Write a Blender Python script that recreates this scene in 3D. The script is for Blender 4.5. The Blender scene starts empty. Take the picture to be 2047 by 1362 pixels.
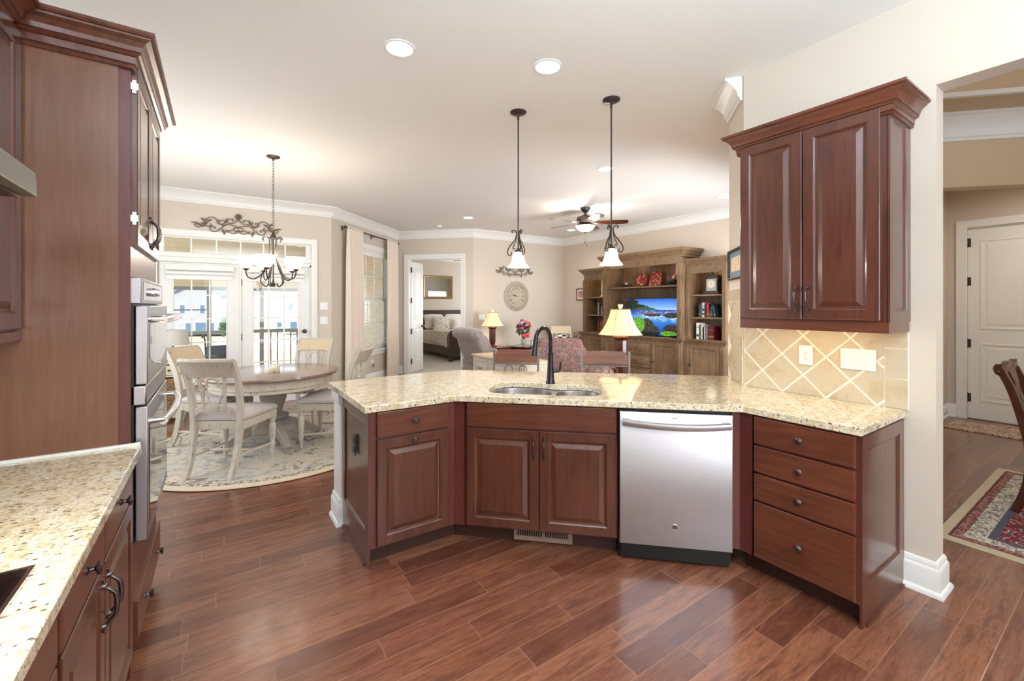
import bpy, bmesh, math, random
from math import sin, cos, pi, radians as R, hypot, atan2
from mathutils import Vector, Matrix
random.seed(7)
SC = bpy.context.scene
COL = SC.collection

# ---------------------------------------------------------------- camera, world, exposure
cam_d = bpy.data.cameras.new('camera'); cam = bpy.data.objects.new('camera', cam_d); COL.objects.link(cam)
cam.location = (0, 0, 1.46); cam.rotation_euler = (R(90), 0, R(-34.0))
cam_d.sensor_width = 36.0; cam_d.lens = 869.0/2047*36; cam_d.shift_y = -(681-611.5)/2047
cam_d.clip_start = 0.05; cam_d.clip_end = 400
SC.camera = cam
SC.view_settings.view_transform = 'Standard'; SC.view_settings.look = 'None'
SC.view_settings.gamma = 1.0; SC.view_settings.use_curve_mapping = False
SC.view_settings.exposure = 0.36
w = bpy.data.worlds.new('world'); SC.world = w; w.use_nodes = True
wn = w.node_tree; bg = wn.nodes['Background']
sky = wn.nodes.new('ShaderNodeTexSky'); sky.sky_type = 'HOSEK_WILKIE'; sky.turbidity = 3.5; sky.ground_albedo = 0.5
sky.sun_direction = Vector((-0.5, -0.55, 0.6)).normalized()
mixw = wn.nodes.new('ShaderNodeMixRGB'); mixw.inputs[0].default_value = 0.65
mixw.inputs[2].default_value = (0.95, 0.97, 1.0, 1)
wn.links.new(sky.outputs[0], mixw.inputs[1]); wn.links.new(mixw.outputs[0], bg.inputs[0])
bg.inputs[1].default_value = 2.6
sun_d = bpy.data.lights.new('sun', 'SUN'); sun_d.energy = 3.0; sun_d.angle = R(3); sun_d.color = (1, .96, .9)
sun = bpy.data.objects.new('sun', sun_d); COL.objects.link(sun); sun.rotation_euler = (R(48), R(-12), R(-25))

def area(name, loc, rot, sx, sy, e, col=(1, 1, 1), spread=180):
    l = bpy.data.lights.new(name, 'AREA'); l.shape = 'RECTANGLE'; l.size = sx; l.size_y = sy
    l.energy = e; l.color = col; l.spread = R(spread)
    o = bpy.data.objects.new(name, l); COL.objects.link(o); o.location = loc; o.rotation_euler = rot
    return o
# unseen fill lamps added behind the camera: one aimed forward, one at the ceiling
area('kitchen_fill', (1.1, -2.3, 1.7), (R(90), 0, 0), 2.6, 1.6, 58, (.88, .93, 1))
area('ceiling_fill', (0.5, -0.7, 2.0), (R(180), 0, 0), 1.6, 1.2, 150, (.66, .85, 1))
area('dining_room_fill', (5.2, -2.6, 1.7), (R(90), 0, 0), 2.2, 1.6, 95, (.92, .96, 1))  # added fill for the right dining room; no window is modelled
area('bedroom_fill', (8.3, 11.0, 1.6), (R(90), 0, R(90)), 2.2, 1.5, 55, (.96, .98, 1))  # added fill lamp in front of the unseen bedroom window opening
area('living_fill', (5.2, 2.02, 1.45), (R(90), 0, 0), 2.8, 1.4, 82, (.86, .93, 1), 135)  # unseen fill added to brighten the living room; the wall behind is solid
area('dining_area_fill', (-1.62, 5.2, 1.6), (R(90), 0, R(-90)), 2.4, 1.7, 50, (.82, .92, 1))  # added fill for the table area, out of view; left wall has no window
area('foyer_fill', (7.0, 0.3, 2.9), (0, 0, 0), .6, .6, 16, (1, .96, .90))  # added overhead fill for the foyer, without a fixture

def point(name, loc, e, col=(1, .88, .74), r=.04, parent=None):
    l = bpy.data.lights.new(name, 'POINT'); l.energy = e; l.color = col; l.shadow_soft_size = r
    o = bpy.data.objects.new(name, l); COL.objects.link(o); o.location = loc
    if parent: o.parent = parent
    return o

# ---------------------------------------------------------------- helpers
class MB:
    def __init__(s): s.v = []; s.f = []; s.m = []; s.M = Matrix.Identity(4); s.mi = 0
    def add(s, vs, fs):
        b = len(s.v); M = s.M
        s.v += [M @ Vector(p) for p in vs]; s.f += [[i+b for i in f] for f in fs]; s.m += [s.mi]*len(fs); return s
    def at(s, x=0, y=0, z=0, rz=0, rx=0, ry=0):
        s.M = Matrix.Translation((x, y, z)) @ Matrix.Rotation(rz, 4, 'Z') @ Matrix.Rotation(ry, 4, 'Y') @ Matrix.Rotation(rx, 4, 'X'); return s
    def box(s, x0, y0, z0, x1, y1, z1):
        if x1 < x0: x0, x1 = x1, x0
        if y1 < y0: y0, y1 = y1, y0
        if z1 < z0: z0, z1 = z1, z0
        return s.add([(x0,y0,z0),(x1,y0,z0),(x1,y1,z0),(x0,y1,z0),(x0,y0,z1),(x1,y0,z1),(x1,y1,z1),(x0,y1,z1)],
              [(0,3,2,1),(4,5,6,7),(0,1,5,4),(1,2,6,5),(2,3,7,6),(3,0,4,7)])
    def loft(s, loops, cap=True, closed=True):
        n = len(loops[0]); vs = [p for l in loops for p in l]; fs = []
        for i in range(len(loops)-1):
            for j in range(n if closed else n-1):
                k = (j+1) % n; fs.append((i*n+j, i*n+k, (i+1)*n+k, (i+1)*n+j))
        if cap: fs.append(tuple(range(n-1, -1, -1))); fs.append(tuple(range((len(loops)-1)*n, len(loops)*n)))
        return s.add(vs, fs)
    def lathe(s, prof, n=24, c=(0,0,0), cap=True):
        return s.loft([[(c[0]+r*cos(2*pi*j/n), c[1]+r*sin(2*pi*j/n), c[2]+z) for j in range(n)] for r, z in prof], cap)
    def prism(s, poly, z0, z1):
        a = sum(poly[i][0]*poly[(i+1)%len(poly)][1]-poly[(i+1)%len(poly)][0]*poly[i][1] for i in range(len(poly)))
        if a < 0: poly = poly[::-1]
        return s.loft([[(x, y, z0) for x, y in poly], [(x, y, z1) for x, y in poly]])
    def prof(s, pts, prof, up=(0,0,1), cap=True, scale=None):
        """sweep a closed 2D profile (a sideways, b along up) along 3D points"""
        P = [Vector(p) for p in pts]; loops = []; up = Vector(up)
        for i, p in enumerate(P):
            t = (P[min(i+1, len(P)-1)]-P[max(i-1, 0)]).normalized()
            a = t.cross(up)
            if a.length < 1e-4: a = t.cross(Vector((0,1,0)))
            a.normalize(); b = a.cross(t).normalized(); k = scale[i] if scale else 1
            loops.append([tuple(p+a*u*k+b*v*k) for u, v in prof])
        return s.loft(loops, cap)
    def tube(s, pts, r, n=8, cap=True):
        P = [Vector(p) for p in pts]; N = len(P); loops = []; a = None
        for i, p in enumerate(P):
            t = (P[min(i+1, N-1)]-P[max(i-1, 0)])
            t = t.normalized() if t.length > 1e-9 else Vector((0,0,1))
            if a is None:
                a = t.cross(Vector((0,0,1)));
                if a.length < 1e-3: a = t.cross(Vector((0,1,0)))
            a = (a-t*a.dot(t))
            if a.length < 1e-6: a = t.orthogonal()
            a.normalize(); b = t.cross(a); rr = r[i] if isinstance(r, (list, tuple)) else r
            loops.append([tuple(p+(a*cos(2*pi*j/n)+b*sin(2*pi*j/n))*rr) for j in range(n)])
        return s.loft(loops, cap)
    def ring(s, c, R_, r, n=24, m=8, ax='z'):
        vs = []; fs = []
        for i in range(n):
            for j in range(m):
                a = 2*pi*i/n; b = 2*pi*j/m; d = R_+r*cos(b); p = (d*cos(a), d*sin(a), r*sin(b))
                if ax == 'y': p = (p[0], p[2], p[1])
                if ax == 'x': p = (p[2], p[0], p[1])
                vs.append((c[0]+p[0], c[1]+p[1], c[2]+p[2]))
        for i in range(n):
            for j in range(m):
                i2 = (i+1)%n; j2 = (j+1)%m; fs.append((i*m+j, i2*m+j, i2*m+j2, i*m+j2))
        return s.add(vs, fs)
    def ball(s, c, r, nu=14, nv=8, zmin=-1):
        if not isinstance(r, (list, tuple)): r = (r, r, r)
        loops = []
        for i in range(nv+1):
            t = -pi/2+pi*i/nv; rr = max(cos(t), .001); z = sin(t)
            if z < zmin: z = zmin
            loops.append([(c[0]+r[0]*rr*cos(2*pi*j/nu), c[1]+r[1]*rr*sin(2*pi*j/nu), c[2]+r[2]*z) for j in range(nu)])
        return s.loft(loops)
    def mould(s, path, prof, closed=False):
        """mitred sweep: path = 2D points, prof = closed list (offset to the LEFT of travel, third coord)"""
        n = len(path); loops = []
        for i in range(n):
            p = Vector(path[i]); a = Vector(path[i-1]) if (i > 0 or closed) else None
            b = Vector(path[(i+1)%n]) if (i < n-1 or closed) else None
            def nr(u, v): d = (v-u).normalized(); return Vector((-d.y, d.x))
            if a is None: m = nr(p, b)
            elif b is None: m = nr(a, p)
            else:
                n1, n2 = nr(a, p), nr(p, b); m = (n1+n2); m = m/max(m.dot(n1), .2)
            loops.append([(p.x+m.x*o, p.y+m.y*o, t) for o, t in prof])
        if closed: loops.append(loops[0])
        return s.loft(loops, not closed)
    def build(s, name, mat, parent=None, bevel=0, ang=35, seg=2, loc=None, rz=0, sub=0):
        me = bpy.data.meshes.new(name); me.from_pydata([tuple(p) for p in s.v], [], s.f)
        ms = mat if isinstance(mat, (list, tuple)) else [mat]
        for m in ms: me.materials.append(m)
        me.polygons.foreach_set('material_index', s.m)
        bm = bmesh.new(); bm.from_mesh(me); bmesh.ops.recalc_face_normals(bm, faces=bm.faces)
        for f in bm.faces: f.smooth = True
        bm.to_mesh(me); bm.free()
        me.set_sharp_from_angle(angle=R(ang)); me.update()
        o = bpy.data.objects.new(name, me); COL.objects.link(o)
        if parent: o.parent = parent
        if loc: o.location = loc
        if rz: o.rotation_euler = (0, 0, rz)
        if bevel:
            b = o.modifiers.new('bevel', 'BEVEL'); b.width = bevel; b.segments = seg; b.limit_method = 'ANGLE'; b.angle_limit = R(40)
            b.harden_normals = False
        if sub:
            b = o.modifiers.new('sub', 'SUBSURF'); b.levels = sub; b.render_levels = sub
        return o

def tag(o, label=None, cat=None, group=None, kind=None):
    if label: o['label'] = label
    if cat: o['category'] = cat
    if group: o['group'] = group
    if kind: o['kind'] = kind
    return o
def thing(name, label, cat, loc=(0,0,0), rz=0, group=None):
    o = bpy.data.objects.new(name, None); COL.objects.link(o); o.empty_display_size = .1
    o.location = loc; o.rotation_euler = (0, 0, rz); return tag(o, label, cat, group)
def struct(name, mb, mat, **k): return tag(mb.build(name, mat, **k), kind='structure')
def dup(root, loc, rz, label=None, group=None):
    r = root.copy(); COL.objects.link(r); r.location = loc; r.rotation_euler = (0, 0, rz)
    if label: r['label'] = label
    if group: r['group'] = group
    for ch in list(root.children):
        c = ch.copy(); COL.objects.link(c); c.parent = r
        for g in list(ch.children):
            d = g.copy(); COL.objects.link(d); d.parent = c
    return r
def bez(p, n=10):
    """smooth curve through points (Catmull-Rom)"""
    P = [Vector(q) for q in p]; P = [P[0]*2-P[1]]+P+[P[-1]*2-P[-2]]; out = []
    for i in range(1, len(P)-2):
        a, b, c, d = P[i-1], P[i], P[i+1], P[i+2]
        for k in range(n):
            t = k/n; out.append(.5*((2*b)+(c-a)*t+(2*a-5*b+4*c-d)*t*t+(3*b-a-3*c+d)*t**3))
    out.append(P[-2]); return out
def spiral(c, r0, r1, a0, turns, n=22):
    """2D spiral from radius r0 to r1"""
    return [(c[0]+(r0+(r1-r0)*t)*cos(a0+2*pi*turns*t), c[1]+(r0+(r1-r0)*t)*sin(a0+2*pi*turns*t)) for t in [i/n for i in range(n+1)]]

# ---------------------------------------------------------------- materials
def srgb(r, g, b):
    f = lambda c: ((c/255)/12.92 if c/255 <= .04045 else ((c/255+.055)/1.055)**2.4)
    return (f(r), f(g), f(b), 1)
class NT:
    def __init__(s, name, **k):
        s.mat = bpy.data.materials.new(name); s.mat.use_nodes = True; s.t = s.mat.node_tree; s.b = s.t.nodes['Principled BSDF']
        for a, v in k.items(): s.b.inputs[a.replace('_', ' ')].default_value = v
    def n(s, t, **k):
        x = s.t.nodes.new('ShaderNode'+t)
        for a, v in k.items():
            if hasattr(x, a): setattr(x, a, v)
            else: x.inputs[a.replace('_', ' ')].default_value = v
        return x
    def l(s, a, b): s.t.links.new(a, b)
    def co(s, scale=(1,1,1), rot=(0,0,0), loc=(0,0,0)):
        c = s.n('TexCoord'); m = s.n('Mapping'); m.inputs['Scale'].default_value = scale; m.inputs['Rotation'].default_value = rot
        m.inputs['Location'].default_value = loc; s.l(c.outputs['Object'], m.inputs[0]); return m.outputs[0]
    def noise(s, vec, scale=5, detail=4, rough=.5, dist=0):
        x = s.n('TexNoise'); x.inputs['Scale'].default_value = scale; x.inputs['Detail'].default_value = detail
        x.inputs['Roughness'].default_value = rough; x.inputs['Distortion'].default_value = dist; s.l(vec, x.inputs['Vector']); return x.outputs['Fac']
    def vor(s, vec, scale=5, out='Distance', feature='F1', rnd=1):
        x = s.n('TexVoronoi'); x.feature = feature; x.inputs['Scale'].default_value = scale; x.inputs['Randomness'].default_value = rnd
        s.l(vec, x.inputs['Vector']); return x.outputs[out]
    def ramp(s, fac, stops, interp='LINEAR'):
        x = s.n('ValToRGB'); x.color_ramp.interpolation = interp; e = x.color_ramp.elements
        e.remove(e[1]); c4 = lambda c: c if len(c) == 4 else (*c, 1)
        e[0].position = stops[0][0]; e[0].color = c4(stops[0][1])
        for p, c in stops[1:]: q = e.new(p); q.color = c4(c)
        s.l(fac, x.inputs[0]); return x.outputs[0]
    def mix(s, f, a, b, mode='MIX'):
        x = s.n('MixRGB'); x.blend_type = mode
        for i, v in ((0, f), (1, a), (2, b)):
            if isinstance(v, (int, float)): x.inputs[i].default_value = v
            elif isinstance(v, tuple): x.inputs[i].default_value = v
            else: s.l(v, x.inputs[i])
        return x.outputs[0]
    def math(s, op, a, b=0, c=None):
        x = s.n('Math'); x.operation = op
        for i, v in ((0, a), (1, b), (2, c)):
            if v is None: continue
            if isinstance(v, (int, float)): x.inputs[i].default_value = v
            else: s.l(v, x.inputs[i])
        return x.outputs[0]
    def bump(s, h, strength=.2, dist=.01):
        x = s.n('Bump'); x.inputs['Strength'].default_value = strength; x.inputs['Distance'].default_value = dist
        s.l(h, x.inputs['Height']); s.l(x.outputs[0], s.b.inputs['Normal'])
    def base(s, c): s.l(c, s.b.inputs['Base Color']); return s
def plain(name, rgb, rough=.5, metal=0, **k):
    m = NT(name, Base_Color=srgb(*rgb), Roughness=rough, Metallic=metal, **k); return m.mat
def emis(name, rgb, e):
    return NT(name, Base_Color=srgb(*rgb), Emission_Color=srgb(*rgb), Emission_Strength=e).mat
def painted(name, rgb, rough=.6):
    m = NT(name, Roughness=rough); v = m.co(); c = srgb(*rgb)
    n = m.noise(v, 60, 3); m.base(m.mix(m.math('MULTIPLY', n, .08), c, tuple(x*.9 for x in c[:3])+(1,))); m.bump(n, .05, .002); return m.mat
def wood(name, dark, mid, light, axis='z', scale=1, rough=.35, coat=.3, contrast=1):
    m = NT(name, Roughness=rough, Coat_Weight=coat, Coat_Roughness=.15)
    sc = {'z': (14, 14, 1.1), 'x': (1.1, 14, 14), 'y': (14, 1.1, 14)}[axis]
    v = m.co(tuple(a*scale for a in sc)); n = m.noise(v, 2.2, 6, .6, 1.2); big = m.noise(m.co((1.4*scale,)*3), 1.5, 2)
    f = m.math('ADD', m.math('MULTIPLY', n, .65), m.math('MULTIPLY', big, .35))
    m.base(m.ramp(f, [(.5-.18*contrast, srgb(*dark)), (.5, srgb(*mid)), (.5+.2*contrast, srgb(*light))])); m.bump(n, .05, .002); return m.mat
def distressed(name, base, rub, amt=.5):
    m = NT(name, Roughness=.55); v = m.co((16, 16, 2.5)); n = m.noise(v, 3, 8, .7, .8); n2 = m.noise(m.co((3, 3, 3)), 3, 3)
    f = m.math('ADD', m.math('MULTIPLY', n, .7), m.math('MULTIPLY', n2, .3))
    m.base(m.ramp(f, [(.36, srgb(*rub)), (.36+.12*amt, srgb(*base)), (1, srgb(*[min(255, c+8) for c in base]))])); m.bump(n, .15, .003); return m.mat

M = {}
M['wall'] = painted('wall_paint', (214, 202, 187)); M['ceil'] = painted('ceiling_paint', (240, 237, 232), .8)
M['tanwall'] = painted('tan_wall_paint', (214, 190, 155)); M['trim'] = painted('trim_white', (240, 238, 233), .35)
M['cherry'] = wood('cherry_cabinet', (66, 33, 23), (89, 48, 35), (104, 58, 42), 'z', 1, .3, .5)
M['cherry_h'] = wood('cherry_cabinet_horizontal', (76, 38, 26), (102, 56, 39), (122, 68, 47), 'x', 1, .3, .35)
M['cherry_panel'] = wood('cherry_end_panel', (98, 60, 42), (116, 74, 52), (130, 86, 62), 'z', 1.5, .3, .3, 1.4); M['hoodsteel'] = plain('dull_steel', (128, 124, 116), .42, .8)
M['cherry_red'] = wood('cherry_filler', (84, 38, 33), (98, 46, 40), (108, 54, 47), 'z', 1.4, .35, .2)
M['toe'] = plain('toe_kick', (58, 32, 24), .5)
M['bronze'] = plain('oil_rubbed_bronze', (76, 68, 66), .38, .6); M['faucetmetal'] = plain('dark_faucet_metal', (58, 56, 60), .18, .85); M['knob'] = plain('antique_pewter', (96, 86, 84), .28, .9)
M['iron'] = plain('dark_iron', (78, 72, 70), .45, .5); M['rustiron'] = plain('brown_iron', (112, 96, 82), .6, .3)
M['steel_bright'] = plain('polished_steel', (225, 225, 228), .12, 1); M['black'] = plain('black_plastic', (16, 16, 18), .4)
M['blackglass'] = plain('black_glass', (14, 13, 15), .05, 0, Coat_Weight=1.0); M['white'] = plain('white_plastic', (244, 243, 240), .3)
M['porcelain'] = plain('cream_ceramic', (233, 220, 196), .25)

def _steel():
    m = NT('brushed_steel', Metallic=1.0, Roughness=.3); v = m.co((2, 2, 700)); n = m.noise(v, 3, 2)
    m.base(m.ramp(n, [(.3, srgb(172, 170, 174)), (.7, srgb(184, 182, 186))])); m.l(m.ramp(n, [(.3, (.33,)*3), (.7, (.38,)*3)]), m.b.inputs['Roughness']); return m.mat
M['steel'] = _steel()
def _granite():
    m = NT('granite', Roughness=.09, Coat_Weight=.6, Coat_Roughness=.04)
    v = m.co((1, 1.35, 1), (0, 0, R(28))); n1 = m.noise(v, 16, 5, .65, 1.4); n2 = m.noise(v, 62, 4, .7, 1.2); n3 = m.noise(v, 120, 3, .7)
    c = m.ramp(n1, [(.25, srgb(176, 150, 114)), (.42, srgb(218, 200, 164)), (.56, srgb(236, 226, 200)), (.75, srgb(226, 224, 216))])
    c = m.mix(m.ramp(n2, [(.53, (0,0,0)), (.62, (1,1,1))]), c, srgb(176, 150, 112))
    c = m.mix(m.ramp(n3, [(.60, (0,0,0)), (.68, (1,1,1))]), c, srgb(132, 116, 104))
    d = m.vor(m.co((1, 1.7, 1), (0, 0, R(28))), 46); big = m.noise(v, 30, 2)
    k = m.math('MULTIPLY', m.ramp(d, [(.20, (1,1,1)), (.32, (0,0,0))]), m.ramp(big, [(.47, (0,0,0)), (.56, (1,1,1))]))
    c = m.mix(k, c, srgb(78, 66, 66)); m.base(c); return m.mat
M['granite'] = _granite()
def _floor():
    m = NT('hardwood_floor', Roughness=.24, Coat_Weight=.3, Coat_Roughness=.14)
    v = m.co(); s0 = m.n('SeparateXYZ'); m.l(v, s0.inputs[0])
    row = m.math('FLOOR', m.math('DIVIDE', s0.outputs[1], .127)); wn_ = m.n('TexWhiteNoise'); wn_.noise_dimensions = '1D'; m.l(row, wn_.inputs['W'])
    xs = m.math('ADD', s0.outputs[0], m.math('MULTIPLY', wn_.outputs['Value'], 4.75))
    fr = m.math('DIVIDE', xs, .95); col = m.math('FLOOR', fr); fx = m.math('FRACT', fr); fy = m.math('FRACT', m.math('DIVIDE', s0.outputs[1], .127))
    ex = m.math('MULTIPLY', m.math('MINIMUM', fx, m.math('SUBTRACT', 1, fx)), .95); ey = m.math('MULTIPLY', m.math('MINIMUM', fy, m.math('SUBTRACT', 1, fy)), .127)
    seam = m.ramp(m.math('MINIMUM', ex, ey), [(.0, (1,1,1)), (.0014, (.8,)*3), (.0026, (0,0,0))])
    cid = m.n('CombineXYZ'); m.l(row, cid.inputs[0]); m.l(col, cid.inputs[1]); w2 = m.n('TexWhiteNoise'); w2.noise_dimensions = '3D'; m.l(cid.outputs[0], w2.inputs['Vector']); tone = w2.outputs['Value']
    cg = m.n('CombineXYZ'); m.l(xs, cg.inputs[0]); m.l(s0.outputs[1], cg.inputs[1]); m.l(m.math('MULTIPLY', tone, 37), cg.inputs[2])
    def mp(sx, sy): q = m.n('Mapping'); q.inputs['Scale'].default_value = (sx, sy, 1); m.l(cg.outputs[0], q.inputs[0]); return q.outputs[0]
    g = m.noise(mp(2.2, 15), 2.0, 5, .6, .7); fine = m.noise(mp(9, 90), 2.0, 4, .65, .3); soft_ = m.noise(mp(1.2, 5), 1.5, 3, .5, .5)
    c = m.ramp(tone, [(0, srgb(104, 60, 45)), (.3, srgb(122, 73, 53)), (.65, srgb(138, 86, 62)), (1, srgb(156, 101, 73))])
    c = m.mix(m.ramp(g, [(.36, (.55,)*3), (.52, (0,0,0))]), c, srgb(80, 42, 31))
    c = m.mix(m.ramp(g, [(.55, (0,0,0)), (.75, (.45,)*3)]), c, srgb(164, 108, 80))
    c = m.mix(m.ramp(fine, [(.40, (.30,)*3), (.55, (0,0,0))]), c, srgb(72, 38, 28)); c = m.mix(m.ramp(soft_, [(.35, (.35,)*3), (.6, (0,0,0))]), c, srgb(96, 56, 44))
    m.base(m.mix(m.math('MULTIPLY', seam, .34), c, srgb(186, 140, 112)))
    rip = m.noise(mp(1.6, 30), 1.4, 2, .5, .2); h = m.math('ADD', m.math('ADD', rip, m.math('MULTIPLY', fine, .10)), m.math('MULTIPLY', seam, -.4)); m.bump(h, .30, .0035)
    return m.mat
M['floor'] = _floor()
def _tile():
    m = NT('travertine_tile', Roughness=.35); v = m.co((1, 1, 1)); n = m.noise(v, 5, 5, .6, 1.5); n2 = m.noise(v, 22, 4)
    c = m.ramp(n, [(.3, srgb(186, 164, 130)), (.5, srgb(204, 190, 162)), (.72, srgb(196, 189, 172))])
    m.base(m.mix(m.math('MULTIPLY', n2, .3), c, srgb(196, 176, 146))); m.bump(n2, .08, .002); return m.mat
M['tile'] = _tile(); M['grout'] = plain('grout', (248, 243, 230), .7)
M['white_wood'] = distressed('whitewashed_wood', (202, 192, 176), (148, 132, 112), .8)
M['grey_wood'] = distressed('weathered_grey_wood', (170, 160, 146), (120, 108, 94), .8)
M['table_top'] = wood('table_top_wood', (112, 84, 72), (138, 108, 92), (158, 130, 112), 'x', .8, .22, .5)
M['tan_wood'] = distressed('bleached_tan_wood', (216, 194, 160), (178, 148, 112), .6)
M['seat'] = painted('seat_fabric', (196, 187, 179), .85)
M['oak'] = wood('hutch_oak', (80, 60, 40), (120, 94, 68), (146, 118, 88), 'z', 1.1, .5, .05)
M['oak_h'] = wood('hutch_oak_horizontal', (82, 62, 42), (124, 98, 72), (148, 121, 92), 'y', 1.1, .5, .05)
M['mahogany'] = wood('mahogany', (48, 22, 14), (74, 36, 23), (96, 50, 32), 'x', 1, .25, .5)
M['dark_mahogany'] = wood('dark_mahogany', (34, 16, 12), (52, 26, 18), (70, 38, 26), 'z', 1, .25, .5)
M['stoolwood'] = wood('stool_wood', (88, 50, 38), (116, 72, 56), (138, 92, 74), 'x', 1, .35, .3)
M['stooliron'] = plain('grey_metal', (128, 122, 118), .45, .6)
def _curtain():
    m = NT('curtain_fabric', Roughness=.9, Base_Color=srgb(236, 222, 206), Transmission_Weight=0.0); m.b.inputs['Subsurface Weight'].default_value = .0; return m.mat
M['curtain'] = _curtain()
def _glass():
    m = NT('window_glass'); t = m.t; tr = m.n('BsdfTransparent'); gl = m.n('BsdfGlossy'); gl.inputs['Roughness'].default_value = .02
    mx = m.n('MixShader'); mx.inputs[0].default_value = .05; m.l(tr.outputs[0], mx.inputs[1]); m.l(gl.outputs[0], mx.inputs[2])
    m.l(mx.outputs[0], t.nodes['Material Output'].inputs['Surface']); return m.mat
M['glass'] = _glass()
M['vglass'] = NT('vase_glass', Transmission_Weight=.9, Roughness=.03, Base_Color=srgb(225, 235, 225)).mat
def _shade(name, rgb, e, rough=.4):
    return NT(name, Base_Color=srgb(*rgb), Roughness=rough, Emission_Color=srgb(*rgb), Emission_Strength=e).mat
M['frost'] = _shade('frosted_glass_lit', (255, 244, 224), 1.3); M['bulb'] = emis('can_lamp_lens', (255, 250, 240), 9)
M['lampshade'] = _shade('silk_lampshade', (238, 206, 156), .42, .8); M['lampshade_off'] = painted('linen_lampshade', (206, 200, 188), .9)
M['gold'] = plain('antique_gold', (158, 132, 92), .4, .6); M['mirror'] = plain('mirror_glass', (205, 210, 210), .02, 1)
def _velour(name, rgb):
    m = NT(name, Roughness=.95, Sheen_Weight=.5); n = m.noise(m.co(), 9, 4); c = srgb(*rgb)
    m.base(m.mix(n, tuple(x*.75 for x in c[:3])+(1,), tuple(min(1, x*1.2) for x in c[:3])+(1,))); return m.mat
M['grey_velour'] = _velour('grey_velour', (148, 134, 128))
def _kilim():
    m = NT('patterned_upholstery', Roughness=.9); v = m.co((1, 1, 1)); n = m.noise(v, 3, 2); 
    d = m.vor(v, 9, 'Distance', 'F1', .35); d2 = m.vor(v, 44, 'Color', 'F1'); [setattr(q, 'distance', 'MANHATTAN') for q in m.t.nodes if q.bl_idname == 'ShaderNodeTexVoronoi']
    sep = m.n('SeparateColor'); m.l(d2, sep.inputs[0])
    wv = m.math('FRACT', m.math('MULTIPLY', d, 5.5))
    c = m.ramp(wv, [(0, srgb(124, 80, 68)), (.28, srgb(176, 146, 124)), (.45, srgb(64, 66, 82)), (.7, srgb(120, 92, 80)), (.9, srgb(72, 68, 78))], 'CONSTANT')
    m.base(m.mix(.4, c, m.ramp(sep.outputs[0], [(0, srgb(156, 92, 76)), (.35, srgb(68, 70, 86)), (.65, srgb(170, 144, 122)), (.85, srgb(100, 66, 62))], 'CONSTANT'))); return m.mat
M['kilim'] = _kilim()
# ---------------------------------------------------------------- the setting
H = 3.048
LW = -.89; DL = -1.75; DB = 7.465; KR = 2.99
A0 = (1.512, DB); A1 = (3.19, 9.158); A2 = (4.39, 7.95); TVX = 6.845; LS = 1.857; CK = (KR, 1.586); ST = (3.289, LS)
mb = MB(); mb.prism([(-2.0,-2.75),(9.0,-2.75),(9.0,1.75),(7.0,1.95),(7.0,8.05),(4.43,8.05),(4.43,7.985),(3.225,9.193),(3.19,9.26),(1.4,7.585),(-2.0,7.585)], -.1, 0)
struct('floor', mb, M['floor'])
M['carpet'] = painted('bedroom_carpet', (206, 200, 188), .95)
mb = MB(); mb.prism([(3.12,9.3),(3.225,9.193),(4.43,7.985),(4.43,8.05),(8.9,8.05),(8.9,12.85),(3.12,12.85)], -.1, .003)
struct('floor', mb, M['carpet'])
mb = MB(); mb.prism([(-2.0,-2.75),(3.06,-2.75),(3.06,1.8),(7.0,1.8),(7.0,8.05),(8.9,8.05),(8.9,12.85),(3.05,12.85),(3.05,9.2),(1.45,7.6),(-2.0,7.6)], H, H+.1)
struct('ceiling', mb, M['ceil'])

def wall(name, p0, p1, th=.12, holes=(), mat='wall', z1=H, side=1, z0=0):
    """wall along p0->p1, thickness to the LEFT of travel (side 1) or right (-1); holes = (s0,s1,z0,z1)"""
    d = Vector(p1)-Vector(p0); L = d.length; mb = MB().at(p0[0], p0[1], 0, atan2(d.y, d.x)); y = th*side
    xs = 0
    for s0, s1, a, b in sorted(holes):
        mb.box(xs, 0, z0, s0, y, z1)
        if a > z0: mb.box(s0, 0, z0, s1, y, a)
        if b < z1: mb.box(s0, 0, b, s1, y, z1)
        xs = s1
    mb.box(xs, 0, z0, L, y, z1); return struct(name, mb, M[mat])
wall('wall_left', (LW, 3.18), (LW, -2.6), .12, side=-1)
mb = MB(); mb.box(DL, 3.07, 0, LW, 3.18, H); struct('wall_left', mb, M['wall'])
wall('wall_left', (DL, DB), (DL, 3.0), .12, side=-1)
wall('wall_back', (DL-.12, DB), A0, .13, [(DL*-1+.12-.68, DL*-1+.12+1.21, -.01, 2.42)])
DA = Vector(A1)-Vector(A0); LA = DA.length; aA = atan2(DA.y, DA.x)
wall('wall_back', A0, A1, .13, [(.86, 1.98, .62, 2.52)])
DBd = Vector(A2)-Vector(A1); LB = DBd.length; aB = atan2(DBd.y, DBd.x)
wall('wall_back', A1, A2, .13, [(.256, 1.44, -.01, 2.46)])
wall('wall_back', A2, (TVX, 7.95), .13)
wall('wall_right', (TVX, 8.08), (TVX, LS), .12, side=1)
wall('wall_front', (TVX+.1, LS), (ST[0]+.13, LS), .12, side=1)
mb = MB(); mb.prism([ST, CK, (KR+.13, CK[1]), (ST[0]+.13, LS-.12), (ST[0]+.13, LS)], 0, H); struct('wall_right', mb, M['wall'])
# kitchen right wall with the wide opening to the dining room
wall('wall_right', CK, (KR, -2.6), .13, [(CK[1]-.62, CK[1]+1.15, -.01, 2.572)], side=1)
wall('wall_front', (LW-.12, -2.6), (9.0, -2.6), .12, side=-1)
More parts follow.
